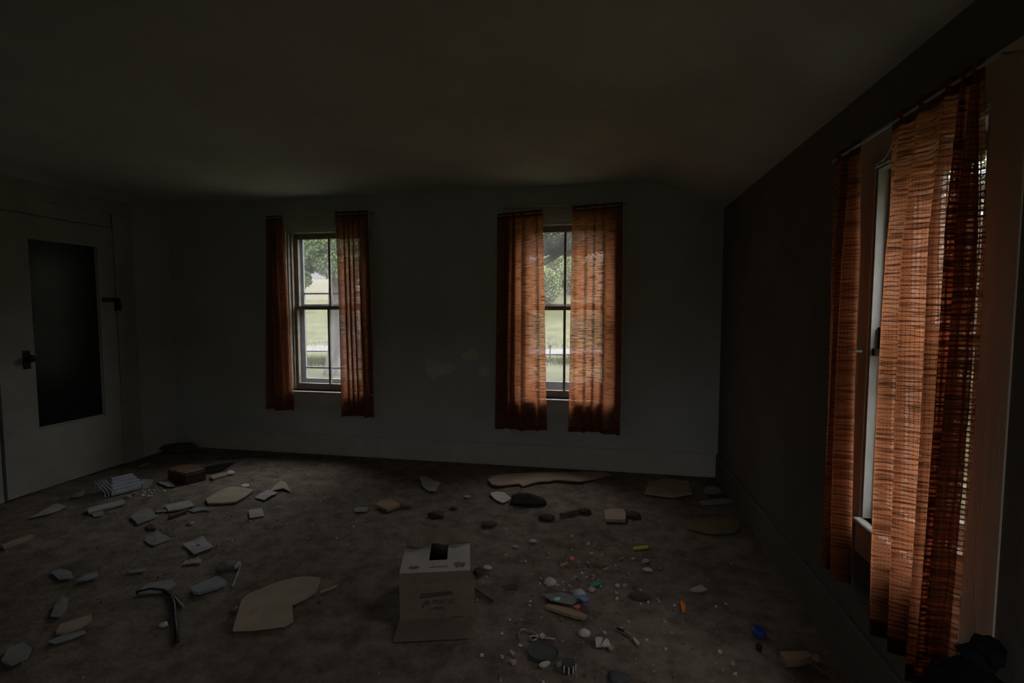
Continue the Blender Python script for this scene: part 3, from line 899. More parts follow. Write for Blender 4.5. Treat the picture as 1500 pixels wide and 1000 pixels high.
slab('grey_card', 'greyish green card with a bent corner left of the long white card', 'card', M_PAPERG, [(191, 758), (204, 749), (219, 744), (226, 750), (231, 757), (216, 763), (202, 769)], lift=[0.02, 0.01, 0, 0, 0, 0.01, 0.02])
slab('brown_scrap', 'small brown scrap at near corner of the greyish green card', 'scrap', M_DARKW, [(214, 770), (218, 766), (223, 767), (228, 774), (216, 774)], th=0.01, z=0.016)
slab('grey_paper', 'torn grey paper with ragged edge below the greyish green card', 'paper', M_PAPERG, [(212, 791), (217, 784), (224, 782), (230, 778), (238, 782), (244, 785), (251, 789), (240, 793), (226, 799), (219, 797)], lift=[0, 0, 0.012, 0.02, 0, 0.01, 0.0, 0, 0.01, 0])
wc_ = slab('white_card', 'white card with a small dark stain right of the ragged grey paper', 'card', M_PAPER, [(267, 797), (282, 792), (297, 787), (305, 794), (313, 801), (298, 806), (284, 811), (275, 803)], lift=[0.01, 0, 0.03, 0, 0.01, 0, 0, 0])
st_ = slab('stain_spot', 'small dark stain spot on the stained white card', 'stain', M_BLACKC, [(286, 799), (290, 797), (294, 797), (291, 799)], th=0.001, z=0.036)
st_.location -= wc_.location
st_.parent = wc_
for k_ in ('label', 'category'):
    del st_[k_]
stick('brown_lath', 'reddish brown stick between the long white card and stained card', 'stick', M_BROWNW, [(248, 761), (262, 756), (275, 751)], 0.012)
slab('bent_strip', 'bent greenish strip right of the long white card', 'strip', M_PAPERG, [(277, 747), (290, 743), (300, 744), (312, 748), (298, 747), (284, 750)], lift=[0, 0.01, 0.02, 0, 0.01, 0])
lump('pale_pebble', 'pale oval pebble above the stained white card', 'pebble', M_TAN, 279, 769, 0.026, 0.02, 0.018, 4)
# toothed fringe
slab('torn_fringe', 'pale torn fringe of lath below the stained white card', 'fringe', M_TAN, [(267, 826), (272, 821), (276, 823), (280, 819), (286, 820), (290, 817), (295, 819), (294, 824), (284, 824)], lift=[0, .012, 0, .012, 0, .012, 0, 0, 0])
lump('grey_lump', 'grey crumbled lump beside a white scrap near the thin white rod', 'rubble', M_GREYL, 332, 833, 0.05, 0.035, 0.035, 6, rot=0.4)
slab('white_scrap', 'white scrap just right of the grey crumbled lump', 'scrap', M_PAPER, [(342, 824), (352, 821), (354, 826), (344, 831)], th=0.01, z=0.025)
stick('white_rod', 'thin white rod pointing away beside the large buff board', 'rod', M_PAPER, [(341, 862), (347, 845), (352, 833)], 0.005)
slab('grey_card', 'dull grey card left of the bluish board', 'card', M_PAPERG, [(203, 868), (209, 859), (220, 853), (254, 848), (258, 855), (249, 863), (226, 867)], th=0.01, z=0.018)
slab('blue_board', 'bluish grey board with a broken corner left of the large buff board', 'board', M_PAPERB, [(279, 860), (298, 851), (318, 843), (329, 848), (332, 853), (316, 860), (291, 867), (283, 866)], th=0.014, z=0.024)
bb_ = slab('buff_board', 'largest buff board with a torn right edge on the near floor', 'board', M_TAN, [(341, 921), (346, 905), (350, 890), (354, 878), (364, 869), (382, 862), (400, 854), (420, 848), (440, 844), (458, 844), (470, 846), (466, 855), (464, 864), (450, 873), (438, 879), (428, 884), (429, 896), (430, 906), (418, 914), (395, 917), (368, 920)], th=0.012, z=0.02)
st_ = slab('board_stain', 'faint brown stain on the largest buff board', 'stain', M_TAN2, [(365, 894), (371, 887), (380, 889), (377, 896), (368, 900)], th=0.001, z=0.0213)
st_.location -= bb_.location
st_.parent = bb_
for k_ in ('label', 'category'):
    del st_[k_]
stick('green_twig', 'pale greenish twig right of the largest buff board', 'twig', M_TAN, [(469, 870), (482, 866), (494, 861)], 0.006)
lump('grey_pebble', 'grey stone at left corner of the largest buff board', 'stone', M_GREYL, 344, 894, 0.018, 0.016, 0.018, 9)
lump('grey_pebble', 'small grey stone between the buff board and the green twig', 'stone', M_GREYL, 469, 880, 0.014, 0.013, 0.014, 10)
# --- dim near-left corner
slab('dim_card', 'dim bluish card nearest the left frame edge behind another', 'card', M_PAPERB, [(75, 838), (88, 832), (104, 836), (108, 846), (86, 848)])
slab('dim_card', 'dim bluish strip right of the dim bluish card', 'card', M_PAPERB, [(111, 850), (124, 842), (143, 836), (144, 843), (126, 849)], th=0.008, z=0.016)
slab('dim_strip', 'dim flat strip above the dull grey card', 'strip', M_PAPERG, [(186, 836), (212, 832), (214, 835), (190, 838)])
slab('dim_paper', 'dim upright crumpled paper in the dark near-left floor', 'paper', M_PAPERG, [(74, 902), (82, 884), (92, 876), (101, 878), (96, 895), (88, 903)], lift=[0, 0.01, 0.03, 0.02, 0, 0])
slab('dim_board', 'dim brown board in the dark near-left floor', 'board', M_TAN2, [(82, 926), (88, 914), (112, 906), (134, 899), (135, 907), (118, 918), (94, 926)], th=0.01, z=0.018)
slab('dim_card', 'dim bluish card under front edge of the dim brown board', 'card', M_PAPERB, [(70, 939), (88, 931), (122, 922), (127, 926), (100, 937), (80, 942)])
slab('dim_board', 'dim grey board at bottom left corner of the floor', 'board', M_PAPERG, [(2, 966), (14, 946), (34, 940), (46, 948), (40, 962), (16, 972)], th=0.01, z=0.018)
slab('dim_board', 'dim brown strip on the floor below the white door', 'board', M_TAN2, [(2, 798), (24, 789), (46, 782), (50, 786), (28, 795), (6, 803)], th=0.01, z=0.016)
lump('pale_lump', 'pale chip inside the loop of the black hose', 'plaster', M_WHITE, 240, 917, 0.02, 0.014, 0.012, 12)
stick('green_twig', 'short greenish twig lying beside the black hose', 'twig', M_TAN, [(256, 877), (262, 884), (269, 891)], 0.005)
stick('black_hose', 'black hose curving over the dark near-left floor', 'hose', M_BLACK, [(200, 872), (222, 867), (240, 869), (250, 876), (255, 890), (256, 905), (258, 925), (259, 945)], 0.009, n=8)
slab('paper_scrap', 'small pale scrap against the door casing', 'paper', M_PAPERG, [(202, 683), (211, 679), (220, 678), (218, 681), (206, 684)], lift=[0, 0.02, 0.0, 0, 0])
lump('cloth_heap', 'dark greenish cloth heap in the far left corner', 'cloth', mat('dark_green_cloth', (0.06, 0.075, 0.065), (0.09, 0.10, 0.09), 12, 0.95), 260, 660, 0.20, 0.11, 0.06, 3)
# --- middle
slab('paper_sheet', 'curled grey paper in the middle of the far floor', 'paper', M_PAPER, [(615, 701), (623, 699), (634, 703), (646, 707), (641, 714), (637, 719), (627, 718), (619, 712)], lift=[0.03, 0.03, 0.0, 0.02, 0.0, 0.0, 0, 0])
slab('brown_book', 'thin brown book lying open side down on the middle floor', 'book', M_LATH, [(549, 738), (560, 732), (571, 729), (587, 738), (578, 742), (568, 746)], th=0.018, z=0.03)
slab('green_card', 'small pale green card left of the thin brown book', 'card', M_PAPERG, [(519, 745), (523, 742), (540, 742), (537, 749), (520, 749)])
lump('grey_pebble', 'grey stone at right corner of the thin brown book', 'stone', M_GREYL, 595, 742, 0.05, 0.03, 0.022, 15)
slab('tan_sheet', 'large curling tan sheet under the middle window', 'board', M_TAN2, [(715, 704), (723, 697), (745, 694), (790, 692), (840, 692), (880, 690), (895, 694), (875, 700), (850, 706), (832, 705), (818, 702), (806, 706), (792, 706), (778, 709), (766, 712), (760, 709), (745, 711), (730, 713), (720, 711)], th=0.008, z=0.016,
     lift=[0.03, 0.01, 0.01, 0.01, 0.01, 0.0, 0.0, 0.0, 0.02, 0.03, 0.03, 0.02, 0.025, 0.02, 0.005, 0.02, 0.025, 0.035, 0.035])
slab('white_paper', 'bright white torn paper in front of the curling tan sheet', 'paper', M_WHITE, [(718, 724), (727, 721), (739, 721), (749, 731), (742, 734), (736, 736), (724, 731)], lift=[0.03, 0.02, 0.0, 0.02, 0.0, 0.0, 0.01])
# black shoe
sh = empty('black_shoe', fl(774, 738))
tag(sh, 'black shoe lying right of the bright white torn paper', 'shoe')
bm = bmesh.new()
bmesh.ops.create_icosphere(bm, subdivisions=3, radius=1.0)
for v_ in bm.verts:
    t_ = v_.co.x
    v_.co = Vector((t_ * 0.13, v_.co.y * (0.045 - 0.012 * math.cos(3 * t_)), max(v_.co.z, -0.2) * (0.06 - 0.022 * t_) + 0.022))
link('upper', bm, M_BLACKC, sh, smooth=True)
bm = bmesh.new()
pts_ = [(0.135 * math.cos(a_), (0.048 - 0.008 * math.cos(2 * a_)) * math.sin(a_)) for a_ in [2 * math.pi * k / 20 for k in range(20)]]
lo = [bm.verts.new((x, y, 0.002)) for x, y in pts_]
hi = [bm.verts.new((x, y, 0.014)) for x, y in pts_]
bm.faces.new(lo[::-1])
bm.faces.new(hi)
for i in range(20):
    bm.faces.new((lo[i], lo[(i + 1) % 20], hi[(i + 1) % 20], hi[i]))
link('sole', bm, M_BLACK, sh)
sh.rotation_euler.z = 0.12
lump('dark_clod', 'dark clod of dirt behind the cardboard box', 'clod', M_BLACKC, 640, 756, 0.055, 0.045, 0.045, 31)
lump('dark_clod', 'small dark clod between box and curled grey paper', 'clod', M_BLACKC, 664, 746, 0.025, 0.022, 0.025, 32)
lump('dark_clod', 'dark clod right behind the cardboard box top', 'clod', M_DIRTL, 716, 770, 0.05, 0.04, 0.035, 33)
lump('dark_clod', 'dark square clod in front of the black shoe', 'clod', M_BLACKC, 801, 760, 0.055, 0.04, 0.045, 34, rough=0.2)
lump('dark_clod', 'dark clod left of the beige packet', 'clod', M_BLACKC, 858, 752, 0.04, 0.035, 0.05, 35)
lump('dark_clod', 'dark clod touching right side of the beige packet', 'clod', M_BLACKC, 927, 757, 0.05, 0.045, 0.05, 36)
slab('beige_packet', 'beige flattened packet with a brown end on the right floor', 'packet', M_TAN2, [(885, 746), (900, 744), (913, 745), (917, 752), (916, 761), (900, 760), (887, 760)], th=0.02, z=0.03)
stick('brown_lath', 'brown lath between dark clod and beige packet', 'stick', M_BROWNW, [(821, 758), (838, 754), (854, 750)], 0.014)
slab('thin_shard', 'thin pale shard behind the box near the curled grey paper', 'shard', M_PAPER, [(679, 727), (685, 725), (691, 726), (684, 729)], lift=[0.01, 0.01, 0, 0])
# --- right of the box, lit litter
slab('yellow_strip', 'yellow plastic strip lying right of the coloured litter', 'strip', M_YELLOW, [(927, 801), (939, 799), (950, 798), (949, 802), (928, 804)], th=0.006, z=0.014)
lump('white_chip', 'white oval chip below the yellow strip', 'plaster', M_WHITE, 948, 836, 0.024, 0.016, 0.012, 41)
lump('white_chip', 'white oval chip well behind the white lumpy cup', 'plaster', M_WHITE, 781, 794, 0.024, 0.016, 0.012, 42)
lump('white_chip', 'greyish white chip right behind the cardboard box corner', 'plaster', M_PAPER, 755, 802, 0.02, 0.015, 0.012, 43)
lump('white_chip', 'bright white chip beside right top edge of the cardboard box', 'plaster', M_WHITE, 714, 833, 0.024, 0.016, 0.012, 44)
lump('white_cup', 'crushed white lumpy cup behind the flat wooden slat', 'cup', M_WHITE, 806, 857, 0.03, 0.022, 0.034, 45)
lump('brown_clod', 'brownish clod beside the white oval chip', 'clod', M_TAN, 946, 823, 0.02, 0.018, 0.02, 46)
slab('red_scrap', 'small dark red scrap in the coloured litter', 'scrap', M_RED, [(834, 816), (839, 814), (842, 819), (836, 821)], th=0.006, z=0.014)
stick('red_brown_stick', 'short reddish stick in the coloured litter', 'stick', M_TAN2, [(820, 831), (826, 829), (831, 827)], 0.006)
slab('green_shard', 'green plastic shard behind the crumpled blue packet', 'shard', M_GREEN, [(863, 856), (868, 852), (880, 850), (885, 852), (874, 857), (866, 859)], lift=[0.01, 0.0, 0.01, 0, 0, 0])
slab('grey_bag', 'flattened grey green bag behind the flat wooden slat', 'bag', mat('grey_green_bag', (0.12, 0.13, 0.115), (0.18, 0.185, 0.17), 12, 0.6), [(795, 873), (803, 870), (822, 869), (842, 873), (846, 880), (838, 885), (815, 882), (806, 880)], lift=[0.02, 0.01, 0.02, 0.01, 0, 0, 0.01, 0.01])
slab('teal_scrap', 'teal foil scrap on the flattened grey green bag', 'scrap', M_TEAL, [(808, 878), (815, 874), (822, 875), (818, 880)], th=0.003, z=0.034)
lump('blue_packet', 'crumpled blue and white packet behind the wooden slat', 'packet', M_BLUEW, 849, 874, 0.032, 0.026, 0.03, 51)
slab('blue_label', 'dark blue scrap lying on front of the crumpled blue packet', 'scrap', M_BLUE, [(848, 876), (853, 871), (860, 873), (863, 879), (856, 881)], th=0.006, z=0.03)
lump('pinkish_chip', 'pinkish chip right of the crumpled blue packet', 'chip', M_PINK, 866, 866, 0.02, 0.014, 0.02, 52)
slab('wooden_slat', 'flat wooden slat with a red cap lying right of the box', 'slat', M_LATH, [(798, 887), (804, 884), (846, 893), (860, 900), (855, 904), (840, 901)], th=0.014, z=0.024)
slab('red_scrap', 'bright red scrap lying on the flat wooden slat', 'scrap', M_RED, [(840, 888), (844, 885), (849, 885), (850, 889), (845, 891)], th=0.008, z=0.034)
# bent wire with a loop
stick('bent_wire', 'bent grey wire with a hooked loop right of the box', 'wire', M_STEEL, [(761, 937), (760, 930), (763, 925), (769, 925), (777, 928), (784, 931), (788, 935), (786, 939), (781, 941), (777, 939), (776, 936), (780, 934), (790, 935.5), (802, 937.5), (813, 939)], 0.0042, n=8)
slab('white_shard', 'square cream chip beside the bent wire', 'shard', M_WHITE, [(790, 929), (795, 926), (799, 930), (794, 933)], th=0.008, z=0.016)
# white china cup piece
lump('china_shard', 'rounded white china shard left of two flat shards', 'shard', M_WHITE, 856, 931, 0.026, 0.018, 0.026, 54, rough=0.12)
slab('white_shard', 'cream flat shard leaning against a white triangular shard', 'shard', M_WHITE, [(872, 934), (876, 932), (883, 933), (880, 945), (873, 945)], th=0.008, z=0.018)
slab('white_shard', 'white triangular shard right of the cream flat shard', 'shard', M_WHITE, [(881, 945), (887, 936), (891, 937), (895, 945)], th=0.008, z=0.018, lift=[0.004, 0.012, 0.01, 0])
slab('white_shard', 'small cream chip right of the white triangular shard', 'shard', M_TAN2, [(891, 948), (896, 944), (899, 947), (895, 951)], th=0.008, z=0.016)
# knife
kn = empty('table_knife', fl(918, 934))
tag(kn, 'dull metal table knife with a pale tip on near right floor', 'knife')
kc = kn.location
def kp(x, y, z):
    q = fl(x, y)
    return (q.x - kc.x, q.y - kc.y, z)
bm = bmesh.new()
tube(bm, [kp(903, 923.5, 0.012), (kp(908, 925.5, 0.013)), kp(915, 929, 0.014)], [0.004, 0.006, 0.005], 8)
link('handle', bm, M_IRON, kn)
bm = bmesh.new()
tube(bm, [kp(915, 929, 0.014), kp(921, 933, 0.014), kp(927, 936.5, 0.013)], [0.005, 0.008, 0.006], 8)
link('ferrule', bm, M_STEEL, kn)
bm = bmesh.new()
q = [kp(927, 937, 0.008), kp(930, 939, 0.008), kp(937, 946, 0.008), kp(934, 948, 0.008), kp(930, 944, 0.008)]
lo = [bm.verts.new(a_) for a_ in q]
hi = [bm.verts.new((a_[0], a_[1], 0.016)) for a_ in q]
bm.faces.new(lo[::-1])
bm.faces.new(hi)
for i in range(5):
    bm.faces.new((lo[i], lo[(i + 1) % 5], hi[(i + 1) % 5], hi[i]))
link('tip', bm, M_WHITE, kn)
# dark round lid
bm = bmesh.new()
c = fl(796, 959)
pts_ = [(0.062 * math.cos(2 * math.pi * k / 18), 0.05 * math.sin(2 * math.pi * k / 18)) for k in range(18)]
lo = [bm.verts.new((x, y, 0.004)) for x, y in pts_]
hi = [bm.verts.new((x, y, 0.016)) for x, y in pts_]
inn = [bm.verts.new((x * 0.86, y * 0.86, 0.011)) for x, y in pts_]
bm.faces.new(lo[::-1])
bm.faces.new(inn)
for i in range(18):
    j = (i + 1) % 18
    bm.faces.new((lo[i], lo[j], hi[j], hi[i]))
    bm.faces.new((hi[i], hi[j], inn[j], inn[i]))
tag(link('round_lid', bm, mat('dark_grey_lid', (0.075, 0.08, 0.08), (0.055, 0.06, 0.06), 20, 0.7), loc=c), 'dark grey round lid on the near floor', 'lid')
slab('white_shard', 'cream oblong chip touching front of the dark round lid', 'shard', M_WHITE, [(790, 973), (793, 969), (803, 967), (806, 969), (797, 975)], th=0.008, z=0.018)
slab('white_shard', 'cream square chip right of the dark round lid', 'shard', M_TAN2, [(816, 974), (817, 969), (823, 967), (823, 972)], th=0.008, z=0.016)
slab('white_shard', 'pale chip left of the dark round lid', 'shard', M_PAPER, [(746, 952), (749, 951), (755, 956), (750, 957)], th=0.007, z=0.015)
slab('pink_shard', 'pinkish chip left of the cream oblong chip', 'shard', M_PINK, [(747, 965), (757, 965), (755, 971), (750, 971)], th=0.007, z=0.015)
# striped bottle cap
cb = empty('bottle_cap', fl(833, 981))
tag(cb, 'dark bottle cap with white ribs on the near floor', 'bottle cap')
bm = bmesh.new()
tube(bm, [(0, 0, 0.004), (0, 0, 0.03)], 0.026, 16)
link('cap_body', bm, M_BLACK, cb)
for k in range(4):
    an = -2.2 + 0.7 * k
    bm = bmesh.new()
    tube(bm, [(0.027 * math.cos(an), 0.027 * math.sin(an), 0.005), (0.027 * math.cos(an), 0.027 * math.sin(an), 0.03)], 0.0035, 5)
    link('rib', bm, M_WHITE, cb)
lump('dark_clod', 'dark crumpled wad at the very bottom of the near floor', 'clod', mat('dark_grey_wad', (0.06, 0.062, 0.068), (0.09, 0.092, 0.10), 20, 0.8), 906, 996, 0.04, 0.03, 0.035, 61)
slab('orange_scrap', 'bright orange scrap on the right floor', 'scrap', M_ORANGE, [(996, 880), (999, 879), (1004, 885), (1004, 893), (999, 893)], th=0.012, z=0.022)
slab('white_scrap', 'white torn scrap on the right floor above the orange scrap', 'scrap', M_PAPER, [(1010, 863), (1018, 860), (1027, 858), (1036, 863), (1026, 866), (1016, 866)], lift=[0, 0.01, 0.02, 0, 0, 0])
# blue bottle cap
bc = empty('bottle_cap', fl(1111, 929))
tag(bc, 'blue plastic bottle cap on the right floor', 'bottle cap')
bm = bmesh.new()
tube(bm, [(0, 0, 0.004), (0, 0, 0.022), (0, 0, 0.026)], [0.027, 0.027, 0.022], 18)
link('cap_body', bm, M_BLUE, bc)
bm = bmesh.new()
tube(bm, [(0, 0, 0.026), (0, 0, 0.029)], 0.012, 14)
link('cap_boss', bm, M_BLUE, bc)
bc.rotation_euler = (0.05, 0.03, 0)
slab('wood_block', 'short pale wood block near the right curtain', 'wood block', M_LATH, [(1142, 954), (1163, 953), (1183, 953), (1190, 960), (1172, 965), (1152, 966)], th=0.03, z=0.04)
slab('pale_scrap', 'pale paper scrap at right end of the wood block', 'scrap', M_TAN2, [(1188, 962), (1194, 958), (1201, 962), (1199, 970), (1194, 967)], lift=[0, 0.02, 0.01, 0, 0])
lump('small_vial', 'small dark vial with a pale cap left of the wood block', 'vial', M_BLACK, 1112, 953, 0.012, 0.012, 0.028, 71, rough=0.1)
slab('white_scrap', 'white scrap standing out in the dark right corner', 'scrap', M_PAPER, [(1146, 719), (1149, 719), (1155, 727), (1153, 730), (1150, 728)], lift=[0.03, 0.03, 0, 0, 0])
slab('dim_board', 'dim brown board by the back wall right of the middle window', 'board', M_TAN, [(944, 722), (950, 706), (975, 700), (1008, 704), (1014, 722), (985, 727)], th=0.01, z=0.018)
slab('dim_board', 'dim olive board on the dark right floor', 'board', mat('olive_board', (0.20, 0.17, 0.09), (0.15, 0.125, 0.07), 8, 0.9), [(1006, 772), (1015, 760), (1042, 756), (1078, 756), (1086, 766), (1078, 778), (1038, 780)], th=0.01, z=0.018)
lump('grey_lump', 'dim grey lump right of the dim brown board', 'rubble', M_GREYL, 1044, 723, 0.07, 0.05, 0.06, 72)
slab('dim_strip', 'dim pale strip in front of the dim grey lump', 'strip', M_PAPERG, [(1024, 735), (1050, 732), (1075, 731), (1078, 735), (1050, 738), (1028, 739)], lift=[0.02, 0.03, 0.02, 0, 0, 0])
stick('dark_stick', 'long dark stick sticking out right of the box', 'stick', M_DARKW, [(694, 864), (706, 873), (722, 884)], 0.006)
lump('dark_clod', 'dark clod against right side of the box', 'clod', M_BLACKC, 701, 840, 0.028, 0.03, 0.04, 75)
lump('dark_clod', 'dark low clod between wooden slat and orange scrap', 'clod', M_DIRTL, 938, 876, 0.05, 0.03, 0.03, 76)
slab('leaf', 'dark curled leaf left of the wooden slat', 'leaf', M_BLACKC, [(735, 859), (745, 857), (755, 855), (760, 859), (750, 861), (740, 862)], lift=[0.01, 0, 0.01, 0, 0, 0])

# black bag by the right wall, under the window casing
bg_ = empty('black_bag', (0.80, 1.16, 0.0))
tag(bg_, 'black stuffed bag standing by the right wall under the near casing', 'bag')
bm = bmesh.new()
bmesh.ops.create_icosphere(bm, subdivisions=4, radius=1.0)
for v_ in bm.verts:
    k = 1 + 0.16 * noise.noise(v_.co * 1.8 + Vector((4, 1, 2))) + 0.06 * noise.noise(v_.co * 6)
    zz = v_.co.z
    v_.co = Vector((v_.co.x * 0.145 * k * (1 - 0.35 * max(zz, 0)), v_.co.y * 0.19 * k * (1 - 0.35 * max(zz, 0)), 0.012 + 0.365 * (max(zz, -0.75) + 0.75)))
link('bag_body', bm, mat('black_bag_sheet', (0.014, 0.014, 0.014), None, rough=0.9, spec=0.1), bg_, smooth=True)
bm = bmesh.new()
tube(bm, [(0, 0, 0.60), (0.004, 0.0, 0.655), (0.012, -0.006, 0.672), (0.016, -0.01, 0.685), (0.022, -0.015, 0.70)], [0.075, 0.032, 0.022, 0.03, 0.022], 9)
for v_ in bm.verts:
    v_.co += Vector((0.012 * noise.noise(v_.co * 25), 0.012 * noise.noise(v_.co * 25 + Vector((5, 0, 0))), 0.012 * noise.noise(v_.co * 25 + Vector((0, 7, 0)))))
link('bag_neck', bm, mat('black_bag_sheet', (0.014, 0.014, 0.014)), bg_)

# --- countable small chips, placed where the photograph shows them
def chip(name, label, cat, m, px, py, s, group, seed):
    rr = random.Random(seed)
    c = fl(px, py)
    bm = bmesh.new()
    n = rr.choice((4, 5, 6))
    a0 = rr.uniform(0, 6.28)
    lo, hi = [], []
    for k in range(n):
        an = a0 + 2 * math.pi * k / n + rr.uniform(-0.25, 0.25)
        r_ = s * rr.uniform(0.65, 1.2)
        lo.append(bm.verts.new((r_ * math.cos(an), r_ * math.sin(an), 0.0)))
        hi.append(bm.verts.new((r_ * 0.85 * math.cos(an), r_ * 0.85 * math.sin(an), s * rr.uniform(0.5, 1.0))))
    bm.faces.new(lo[::-1])
    bm.faces.new(hi)
    for i in range(n):
        j = (i + 1) % n
        bm.faces.new((lo[i], lo[j], hi[j], hi[i]))
    o = link(name, bm, m, loc=(c.x, c.y, floor_h(c.x, c.y) + 0.001))
    return tag(o, label, cat, group)
WHITE_CHIPS = [(720, 842), (713, 845), (708, 854), (777, 841), (764, 822), (777, 882), (776, 888), (747, 908), (735, 928), (762, 908), (793, 905), (699, 880), (817, 858), (825, 853), (859, 845), (826, 866), (880, 859), (890, 832), (903, 869), (904, 877), (939, 885), (963, 878), (950, 883), (938, 865), (921, 911), (910, 920), (886, 928), (842, 964), (796, 999), (762, 945), (765, 945), (975, 951), (984, 927), (974, 912), (1054, 956), (1077, 987), (1073, 973), (1063, 884), (1049, 889), (965, 882), (988, 888), (947, 938), (735, 963), (706, 961),
               (510, 798), (562, 795), (450, 789), (493, 788), (458, 770), (518, 772), (425, 755), (424, 765), (421, 768), (470, 734), (458, 738), (394, 740), (409, 742), (443, 747), (378, 766), (367, 765), (426, 743), (352, 784), (357, 789), (349, 807), (333, 805), (334, 791), (373, 813), (340, 793), (378, 687), (407, 691), (371, 701), (398, 677), (434, 682), (424, 691), (416, 676), (340, 704),
               (753, 721), (764, 718), (770, 722), (779, 714), (785, 711), (757, 719), (749, 726), (750, 743), (741, 748), (713, 725), (741, 776), (770, 782), (770, 822), (741, 813), (612, 769), (617, 777), (687, 766), (712, 781), (838, 786), (812, 786), (824, 811), (838, 805), (790, 792)]
for i, (x, y) in enumerate(WHITE_CHIPS):
    chip('plaster_chip', 'tiny pale plaster chip scattered on the dirt floor', 'plaster chip', M_WHITE if i % 3 else M_PAPER, x, y, R.uniform(0.005, 0.010), 'tiny pale plaster chips on the dirt floor', 100 + i)
PILE = [(203, 716), (208, 719), (212, 722), (217, 719), (221, 723), (225, 719), (228, 713), (231, 718), (216, 727), (222, 728), (209, 726), (236, 716), (189, 728), (199, 724), (240, 720)]
for i, (x, y) in enumerate(PILE):
    chip('plaster_crumb', 'pinkish white plaster crumb at right end of the ribbed bundle', 'plaster crumb', M_PINK if i % 2 else M_WHITE, x, y, R.uniform(0.012, 0.022), 'plaster crumbs beside the ribbed bundle', 400 + i)
LIT = []
for i in range(64):
    LIT.append((R.gauss(870, 40), R.gauss(825, 22)))
CM = [('grey green', M_PAPERG), ('tan', M_TAN), ('dark grey', M_GREYL), ('pinkish tan', M_TAN2), ('brown', M_BROWNW), ('white', M_WHITE), ('yellow', M_YELLOW), ('pale brown', M_LATH)]
for i, (x, y) in enumerate(LIT):
    cn, cm_ = CM[i % 8 if i % 8 != 6 or i < 40 else 2]
    chip('litter_bit', 'small %s litter bit in the cluster behind the wooden slat' % cn, 'litter', cm_, x, y, R.uniform(0.006, 0.014), '%s bits in the litter cluster' % cn, 600 + i)

# crumbs too small and many to count
EXC = [(BXR.location.x + 0.1, BXR.location.y + 0.2, 0.36), (gb.location.x, gb.location.y, 0.24), (sh.location.x, sh.location.y, 0.16)] + [(fl(*p_).x, fl(*p_).y, q_) for p_, q_ in (((260, 660), 0.28), ((318, 685), 0.2), ((640, 756), 0.08), ((796, 959), 0.08))]
cr = bmesh.new()
cmats = [M_DIRTL, M_GREYL, M_TAN, M_PAPER, M_DARKW]
for i in range(3600):
    if i < 1300:
        x, y = R.uniform(XL + 0.1, XR - 0.1), R.uniform(1.2, YB - 0.05)
    else:
        cx_, cy_, sx_, sy_ = R.choice(((-2.9, 3.4, 0.5, 0.4), (-2.2, 2.9, 0.6, 0.5), (-0.1, 2.2, 0.35, 0.45), (-0.2, 3.5, 0.6, 0.4), (0.2, 1.7, 0.4, 0.3), (-3.4, 3.2, 0.4, 0.4), (-0.3, 3.9, 0.4, 0.15)))
        x, y = R.gauss(cx_, sx_), R.gauss(cy_, sy_)
    if not (XL + 0.05 < x < XR - 0.05 and YF + 0.1 < y < YB - 0.04):
        continue
    if any((x - ex) ** 2 + (y - ey) ** 2 < er * er for ex, ey, er in EXC):
        continue
    s = R.choice((0.002, 0.003, 0.004, 0.005, 0.007))
    z = floor_h(x, y)
    a0 = R.uniform(0, 6.28)
    vs = [cr.verts.new((x + s * R.uniform(0.6, 1.3) * math.cos(a0 + 2.09 * k), y + s * R.uniform(0.6, 1.3) * math.sin(a0 + 2.09 * k), z)) for k in range(3)]
    tpv = cr.verts.new((x, y, z + s * R.uniform(0.5, 1.1)))
    mi = R.choices((0, 1, 2, 3, 4), (5, 3, 3, 2.2, 3))[0]
    for k in range(3):
        f = cr.faces.new((vs[k], vs[(k + 1) % 3], tpv))
        f.material_index = mi
tag(link('crumbs', cr, cmats), 'fine dirt and plaster crumbs spread over the floor', 'crumbs', kind='stuff')

# ------------------------------------------------------------------ outdoors
def ground_z(x, y):
    d = math.hypot(x, y)
    t_ = max(0.0, min(1.0, (d - 26) / 60))
    side = max(0.0, min(1.0, (x / max(y, 1) + 0.45) / 0.6))
    z = -0.5 + (t_ * t_ * (3 - 2 * t_)) * (7.0 + 6.0 * side)
    if d > 86:
        z += (d - 86) * 0.02
    return z + 0.10 * noise.noise(Vector((x * 0.25, y * 0.25, 0))) * min(1, max(0, d - 7) / 8)
def grass_mat():
    m = mat('meadow_grass', (0.030, 0.035, 0.011), (0.070, 0.068, 0.029), 0.6, 0.95, 0.6, 6)
    return m
M_GRASS = grass_mat()
M_ROAD = mat('pale_gravel', (0.115, 0.103, 0.112), (0.09, 0.082, 0.086), 1.4, 0.95, 0.3, 8)
M_FIELD = mat('pale_field', (0.086, 0.073, 0.052), (0.066, 0.062, 0.036), 0.08, 0.95)
M_LEAF = mat('leaf_green', (0.09, 0.145, 0.045), (0.13, 0.19, 0.065), 1.5, 0.8)
M_LEAF2 = mat('leaf_grey_green', (0.05, 0.062, 0.034), (0.066, 0.08, 0.045), 1.5, 0.8)
M_BUSH = mat('bush_pale_green', (0.12, 0.145, 0.06), (0.155, 0.18, 0.08), 1.5, 0.8)
M_BARK = mat('tree_bark', (0.13, 0.12, 0.12), (0.065, 0.06, 0.06), 7, 0.95, 0.8, 10, stretch=(1, 1, 0.12))
M_RIDGE = mat('far_ridge', (0.072, 0.065, 0.077), (0.062, 0.058, 0.068), 0.03, 0.95)  # distance haze put into the lilac-grey base colour
gb_ = bmesh.new()
rings = [1.5, 4.7, 6, 8, 10, 12, 14, 16, 18, 20, 21, 22, 23, 24, 25, 26, 28, 31, 35, 40, 46, 53, 60, 68, 77, 86, 100, 130]
